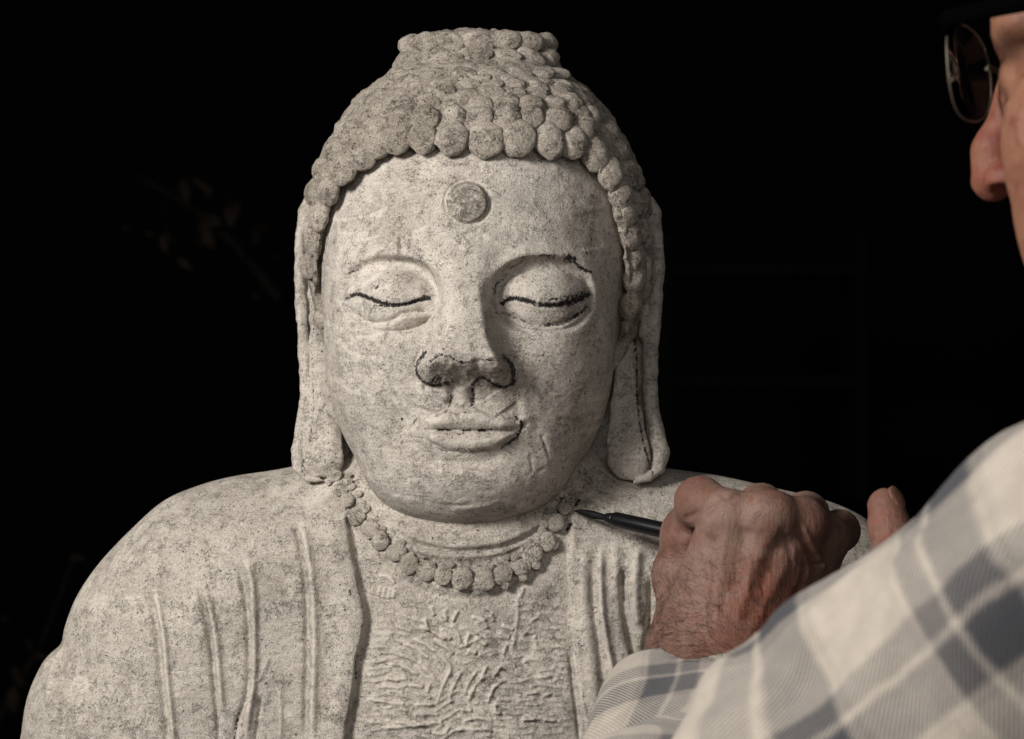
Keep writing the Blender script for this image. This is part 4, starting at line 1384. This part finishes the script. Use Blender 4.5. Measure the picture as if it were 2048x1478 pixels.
# fingernail on the raised fingertip
M_nail = plain('fingernail', (0.20, 0.10, 0.07), 0.4, 0.4, var=0.15)
nail_me = mesh_of('fingernail', np.array([v.co[:] for v in curls[0].vertices]) * 1000, np.array([p.vertices[:] for p in curls[0].polygons]))
nail_me.materials.append(M_nail)
nn = np.array([0.62, -0.55, 0.56]); nn /= np.linalg.norm(nn)
nl = place(nail_me, 'fingernail', lf_pts[2] + nn * 7.3 - PB, nn, 4.6, 5.6, 1.3, M_nail, person)

# short fine hairs on the back of the hand and wrist
r = np.random.default_rng(9)
hu, hv = uv_of(HANDV)
ok = np.nonzero((HANDN[:, 1] < -0.12) & (hv > 1080) & (hv < 1335) & (hu < 1620))[0]
wgt = np.clip((hv[ok] - 1075) / 150, .06, 1) * np.where(hu[ok] < 1450, 1.3, 0.75)
ids = r.choice(ok, 1350, p=wgt / wgt.sum())
HV = []; HF = []
for k, i in enumerate(ids):
    nrm = HANDN[i]; p0 = HANDV[i]
    dr = np.array([r.normal(-.75, .32), 0, r.normal(.28, .4)])
    dr -= nrm * (dr @ nrm); dr /= np.linalg.norm(dr) + 1e-9
    sd = np.cross(nrm, dr)
    L = r.uniform(3.5, 8.5); cv = r.normal(-.12, .28)
    base = len(HV)
    for s in range(5):
        t = s / 4
        p = p0 + dr * L * t + sd * cv * L * t * t + nrm * (0.1 + 1.5 * math.sin(t * 2.4) * L / 8)
        w = 0.06 * (1 - 0.75 * t)
        for a in range(3):
            an = a * 2.094
            HV.append(p + w * (math.cos(an) * sd + math.sin(an) * nrm))
    for s in range(4):
        for a in range(3):
            b = (a + 1) % 3
            HF.append((base + s * 3 + a, base + s * 3 + b, base + s * 3 + 3 + b, base + s * 3 + 3 + a))
M_bh = plain('body_hair', (0.03, 0.022, 0.018), 0.5, 0.3)
hh = obj('arm_hair', mesh_of('arm_hair', np.array(HV) - PB, np.array(HF)), M_bh, person)
hh['kind'] = 'stuff'


# grey hair on the head, out of the frame
def F_scalp(p):
    q = ((p - HO.astype(f32)) @ RM.astype(f32)).astype(f32)
    d = ell(q, (-4, 0, 46), (102, 79, 89))
    d = smax(d, (q[:, 0] - 62) * 0.7 - (q[:, 2] - 60) * 0.7, 6)
    d = smax(d, -(q[:, 2] - 12) * 0.6 + (q[:, 0] + 5) * 0.5, 6)
    d = smax(d, -40 - q[:, 2], 6)
    return d.astype(f32)


V, Q = surface(F_scalp, c8.min(0), c8.max(0), 5.0)
V = settle(V, F_scalp)
V += grad(V, F_scalp) * (1.5 * vnoise(V, 8.0))[:, None]
obj('hair', mesh_of('hair', V - PB, Q), plain('grey_hair', (0.12, 0.11, 0.1), 0.7, 0.2, scale=300, var=.5), person)


# ------------------------------------------------------------------ plaid flannel
def flannel(name, warm, grey, blue, k1=60.0, k2=58.0, p1=0.0, p2=0.0, twill=520.0):
    n = NT(name)
    uv = n.attr('cloth', 'Vector')
    sx = n.node('ShaderNodeSeparateXYZ'); n.put(sx.inputs[0], uv)
    U, W = sx.outputs[0], sx.outputs[1]
    wob = n.math('ADD', n.map(n.noise(0.05, 3, 0.6, vec=uv), 0, 1, -2.5, 2.5), n.map(n.noise(1.2, 3, 0.7, vec=uv), 0, 1, -1.4, 1.4))

    def bands(x, period, ph):
        t = n.math('ADD', x, wob)
        t = n.math('FRACT', n.math('DIVIDE', n.math('ADD', t, ph), period))

        def b(lo, hi, e=0.024):
            return n.math('MULTIPLY', n.map(t, lo - e, lo + e, 0, 1, True), n.map(t, hi - e, hi + e, 1, 0, True))
        wide = n.math('ADD', n.math('MULTIPLY', b(0.08, 0.31), 1.0), n.math('MULTIPLY', b(0.345, 0.49), 0.8))
        return n.math('ADD', wide, n.math('MULTIPLY', b(0.03, 0.055), 0.35))
    bu = bands(U, k1, p1); bw = bands(W, k2, p2)
    diag = n.math('ADD', U, W)
    tw = n.math('SINE', n.math('MULTIPLY', diag, 2 * math.pi / 2.1))
    twm = n.map(tw, -0.5, 0.5, 0.0, 1.0, True)
    fuzz = n.noise(0.9, 4, 0.7, vec=uv)
    soft = n.noise(0.09, 4, 0.6, vec=uv)
    col = n.mix(n.map(soft, 0.35, 0.65, 0, 1, True), warm, tuple(c * 0.84 for c in warm))
    col = n.mix(n.map(twm, 0, 1, 0.0, 0.4), col, tuple(c * 0.45 for c in warm))
    one = n.math('MAXIMUM', bu, bw)
    both = n.math('MULTIPLY', bu, bw)
    a = n.math('MULTIPLY', one, n.map(twm, 0, 1, 0.3, 1.0))
    col = n.mix(n.math('MULTIPLY', a, n.map(fuzz, 0.3, 0.7, 0.78, 1.0)), col, grey)
    col = n.mix(n.math('MULTIPLY', both, 0.85), col, blue)
    col = n.mix(n.map(fuzz, 0.5, 0.75, 0, 0.16, True), col, tuple(c * 0.5 for c in grey))
    nb = n.bump(tw, 0.35, 0.0003)
    nb = n.bump(fuzz, 0.6, 0.0009, nb)
    n.b.inputs['Sheen Weight'].default_value = 0.25
    n.b.inputs['Sheen Roughness'].default_value = 0.5
    return n.done(col, 0.95, nb, 0.1)


M_shirt = flannel('plaid_flannel', (0.56, 0.495, 0.42), (0.08, 0.081, 0.087), (0.022, 0.026, 0.038), 78, 76, 36, 12)
M_cuff = flannel('plaid_flannel_cuff', (0.56, 0.495, 0.42), (0.08, 0.081, 0.087), (0.022, 0.026, 0.038), 78, 76, 62, 62)
M_lining = plain('sleeve_lining', (0.06, 0.055, 0.038), 0.95, 0.1, var=.3, scale=200)

shirt = bpy.data.objects.new('shirt', None)
sc.collection.objects.link(shirt)
shirt.parent = person
shirt['label'] = 'loose plaid flannel shirt, blue-grey bands on cream'


def sleeve(path, rad, nseg, nring, foldf, ref, closed_end=False):
    path = spline(path, 16)
    L = np.concatenate([[0], np.cumsum(np.linalg.norm(np.diff(path, axis=0), axis=1))])
    s = np.linspace(0, L[-1], nring)
    C = np.stack([np.interp(s, L, path[:, k]) for k in range(3)], 1)
    R = np.interp(s / L[-1], np.linspace(0, 1, len(rad)), rad)
    T = np.gradient(C, axis=0); T /= np.linalg.norm(T, axis=1)[:, None]
    X = np.asarray(ref, float) - T * (T @ np.asarray(ref, float))[:, None]
    X /= np.linalg.norm(X, axis=1)[:, None]
    Y = np.cross(T, X)
    an = np.linspace(0, 2 * np.pi, nseg + 1)
    V = []; UVc = []
    ss, aa = np.meshgrid(s, an, indexing='ij')
    rr_ = R[:, None] + foldf(ss / L[-1], aa)
    V = C[:, None, :] + rr_[..., None] * (np.cos(aa)[..., None] * X[:, None, :] + np.sin(aa)[..., None] * Y[:, None, :])
    UVc = np.stack([ss, aa * R.mean(), 0 * ss], -1)
    V = V.reshape(-1, 3); UVc = UVc.reshape(-1, 3)
    w = nseg + 1
    Q = np.array([(i * w + j, i * w + j + 1, (i + 1) * w + j + 1, (i + 1) * w + j) for i in range(nring - 1) for j in range(nseg)])
    return V, Q, UVc


def near_fold(t, a):
    d = 3.0 * np.sin(a * 3 + t * 13) * np.exp(-((t - .55) / .25) ** 2) + 1.8 * np.sin(a * 5 - t * 24 + 1) + 1.2 * np.sin(a * 9 + t * 37 + np.sin(a * 2) * 2)
    d += 3.0 * np.exp(-((t - 0.60 - 0.03 * np.sin(a * 2)) / 0.04) ** 2) - 3.5 * np.exp(-((t - 0.535 - 0.03 * np.sin(a * 2 + .4)) / 0.03) ** 2)
    d += 4.0 * np.exp(-((t - 0.80 - 0.06 * np.sin(a + 1)) / 0.04) ** 2) - 3 * np.exp(-((t - 0.25) / 0.02) ** 2)
    return d


V, Q, U_ = sleeve([ls + ((ls + rs) / 2 - ls) * 0.55 + [0, 0, -25], ls + [8, 4, 2], (ls + le) / 2 + [0, -4, 2], le, (le + lw) / 2 + [-6, 10, -18], lw + [-6, -12, -22]], [66, 67, 65, 62, 52, 42], 160, 260, near_fold, (-0.6, 0, 0.8))
obj('sleeve', mesh_of('sleeve', V - PB, Q, {'cloth': U_}), M_shirt, shirt)


def cuff_fold(t, a):
    return 2.4 * np.sin(a * 3 + 1 + t * 5) + 1.6 * np.sin(a * 5 - t * 12) + 5 * np.exp(-((t - .45 - .05 * np.sin(a * 2)) / .05) ** 2) - 4 * np.exp(-((t - .36 - .05 * np.sin(a * 2)) / .04) ** 2) + 3 * np.exp(-((t - .98) / .05) ** 2)


wc = H(1390, 1440, -52)
V, Q, U_ = sleeve([rs, (rs + elbow) / 2 + [0, 0, -30], elbow, (elbow + wc) / 2 + [-4, -4, 0], wc], [70, 62, 60, 60, 56, 41], 140, 260, cuff_fold, (0, -1, 0))
slv = obj('sleeve', mesh_of('sleeve', V - PB, Q, {'cloth': U_}), M_cuff, shirt)
so = slv.modifiers.new('cloth_thickness', 'SOLIDIFY'); so.thickness = 0.0016; so.offset = -1


def F_shirt(p):
    mid = (ls + rs) / 2
    d = chain(p, [hp(-60, 0, -175), mid + [0, 0, -60], mid + [40, -20, -330]], [66, 114, 130], 40)
    d = smin(d, chain(p, [ls + [30, 12, 14], mid + [0, 0, -20], rs], [70, 88, 64], 30), 40)
    return d.astype(f32)


V, Q = surface(F_shirt, (100, -620, -560), (700, 120, 60), 6.0)
V = settle(V, F_shirt)
V += grad(V, F_shirt) * (4 * vnoise(V, 60.0) + 2 * vnoise(V + 9, 25.0))[:, None]
obj('shirt_body', mesh_of('shirt_body', V - PB, Q, {'cloth': np.stack([V[:, 2] * 1.0, V[:, 0] * 0.7 + V[:, 1] * 0.7, 0 * V[:, 0]], 1)}), M_shirt, shirt)

# ------------------------------------------------------------------ eyeglasses
glasses = thing('eyeglasses', 'thin-rimmed eyeglasses with black temple arms worn by the person', 'eyeglasses', tuple(hp(104, 0, 22) * 0.001))
GB = hp(104, 0, 22)
M_rim = plain('thin_metal_rim', (0.14, 0.125, 0.10), 0.5, 0.3, metal=0.7)
M_temple = plain('black_temple', (0.0012, 0.0012, 0.0013), 0.9, 0.0)
n = NT('lens_glass')
n.b.inputs['Transmission Weight'].default_value = 1.0
n.b.inputs['IOR'].default_value = 1.02
M_lens = n.done((0.98, 0.98, 0.98), 0.0, None, 0.2)
for sgn in (1, -1):
    c = np.array([104, sgn * 36, 24.0])
    an = np.linspace(0, 2 * np.pi, 49)
    outl = np.stack([np.full(49, c[0]) - 0.0016 * (26 * np.cos(an) * 1.0) ** 2 * 1.0 - 0.10 * 26 * np.cos(an) * sgn * 0 - 0.05 * 26 * np.maximum(0, np.cos(an)), c[1] + sgn * 26 * np.sign(np.cos(an)) * np.abs(np.cos(an)) ** .8, c[2] + 19 * np.sign(np.sin(an)) * np.abs(np.sin(an)) ** .8], 1)
    W3 = np.array([hp(*o) for o in outl]) - GB
    V, F = tube(W3[:-1], 0.45, 6, up=tuple(fw), cap=False)
    k = 48
    F += [((k - 1) * 6 + j, (k - 1) * 6 + (j + 1) % 6, (j + 1) % 6, j) for j in range(6)]
    obj('rim', mesh_of('rim', V, F), M_rim, glasses)
    V = np.concatenate([W3[:-1] + fw * 0.6, W3[:-1] - fw * 0.6, [hp(*(c + [1.6, 0, 0])) - GB, hp(*(c + [0.4, 0, 0])) - GB]])
    F = []
    for j in range(48):
        b = (j + 1) % 48
        F += [(j, b, 96), (48 + b, 48 + j, 97), (j, 48 + j, 48 + b, b)]
    obj('lens', mesh_of('lens', V, F), M_lens, glasses)
    pts = np.array([hp(*o) for o in [(102, sgn * 61, 38), (95, sgn * 71, 40), (60, sgn * 78, 40), (10, sgn * 82, 38), (-22, sgn * 82, 34), (-40, sgn * 80, 12)]]) - GB
    V, F = tube(spline(pts, 5), 3.6, 8, up=tuple(lf), squash=0.45)
    obj('temple_arm', mesh_of('temple_arm', V, F), M_temple, glasses)
V, F = tube(np.array([hp(104, 11, 28), hp(107, 0, 31), hp(104, -11, 28)]) - GB, 1.0, 6)
obj('bridge', mesh_of('bridge', V, F), M_rim, glasses)

# ------------------------------------------------------------------ the brush
TIP = P(1148, 1021, -3)
p_ = cast(1148, 1021, F_front)
if p_ is not None:
    TIP = P(1148, 1021, p_[1] - 3.5)
END = P(1560, 1112, -58)
brush = thing('paint_brush', 'slim black brush held in the hand, its tip touching the necklace', 'brush', tuple(TIP * 0.001))
ax = END - TIP; LEN = np.linalg.norm(ax); ax /= LEN
M_bl = plain('black_lacquer', (0.004, 0.004, 0.005), 0.3, 0.4, var=.2)
M_fer = plain('dark_ferrule', (0.008, 0.008, 0.009), 0.35, 0.4, metal=.2)
n = NT('wet_bristle')
st = n.noise(1.0, 3, 0.6, vec=n.stretch((60, 600, 1400)))
M_bris = n.done(n.mix(n.map(st, .4, .6), (0.002, 0.002, 0.002), (0.008, 0.007, 0.007)), 0.6, n.bump(st, .8, .0006), 0.15)


def along(ts, rs_):
    return tube(np.array([ax * t for t in ts]), rs_, 16)


V, F = along([0, 1.5, 4, 8, 12, 16, 19, 20], [.18, .6, 1.3, 1.9, 2.0, 1.75, 1.5, 1.5])
obj('bristle_tip', mesh_of('bristle_tip', V, F), M_bris, brush)
V, F = along([19, 19.6, 21, 24, 25], [1.5, 2.1, 2.6, 3.2, 3.2])
obj('ferrule', mesh_of('ferrule', V, F), M_fer, brush)
V, F = along([24.5, 25, 26.5, 45, 70, LEN - 3, LEN], [3.0, 3.7, 4.0, 4.1, 4.0, 3.2, 1.0])
obj('handle', mesh_of('handle', V, F), M_bl, brush)
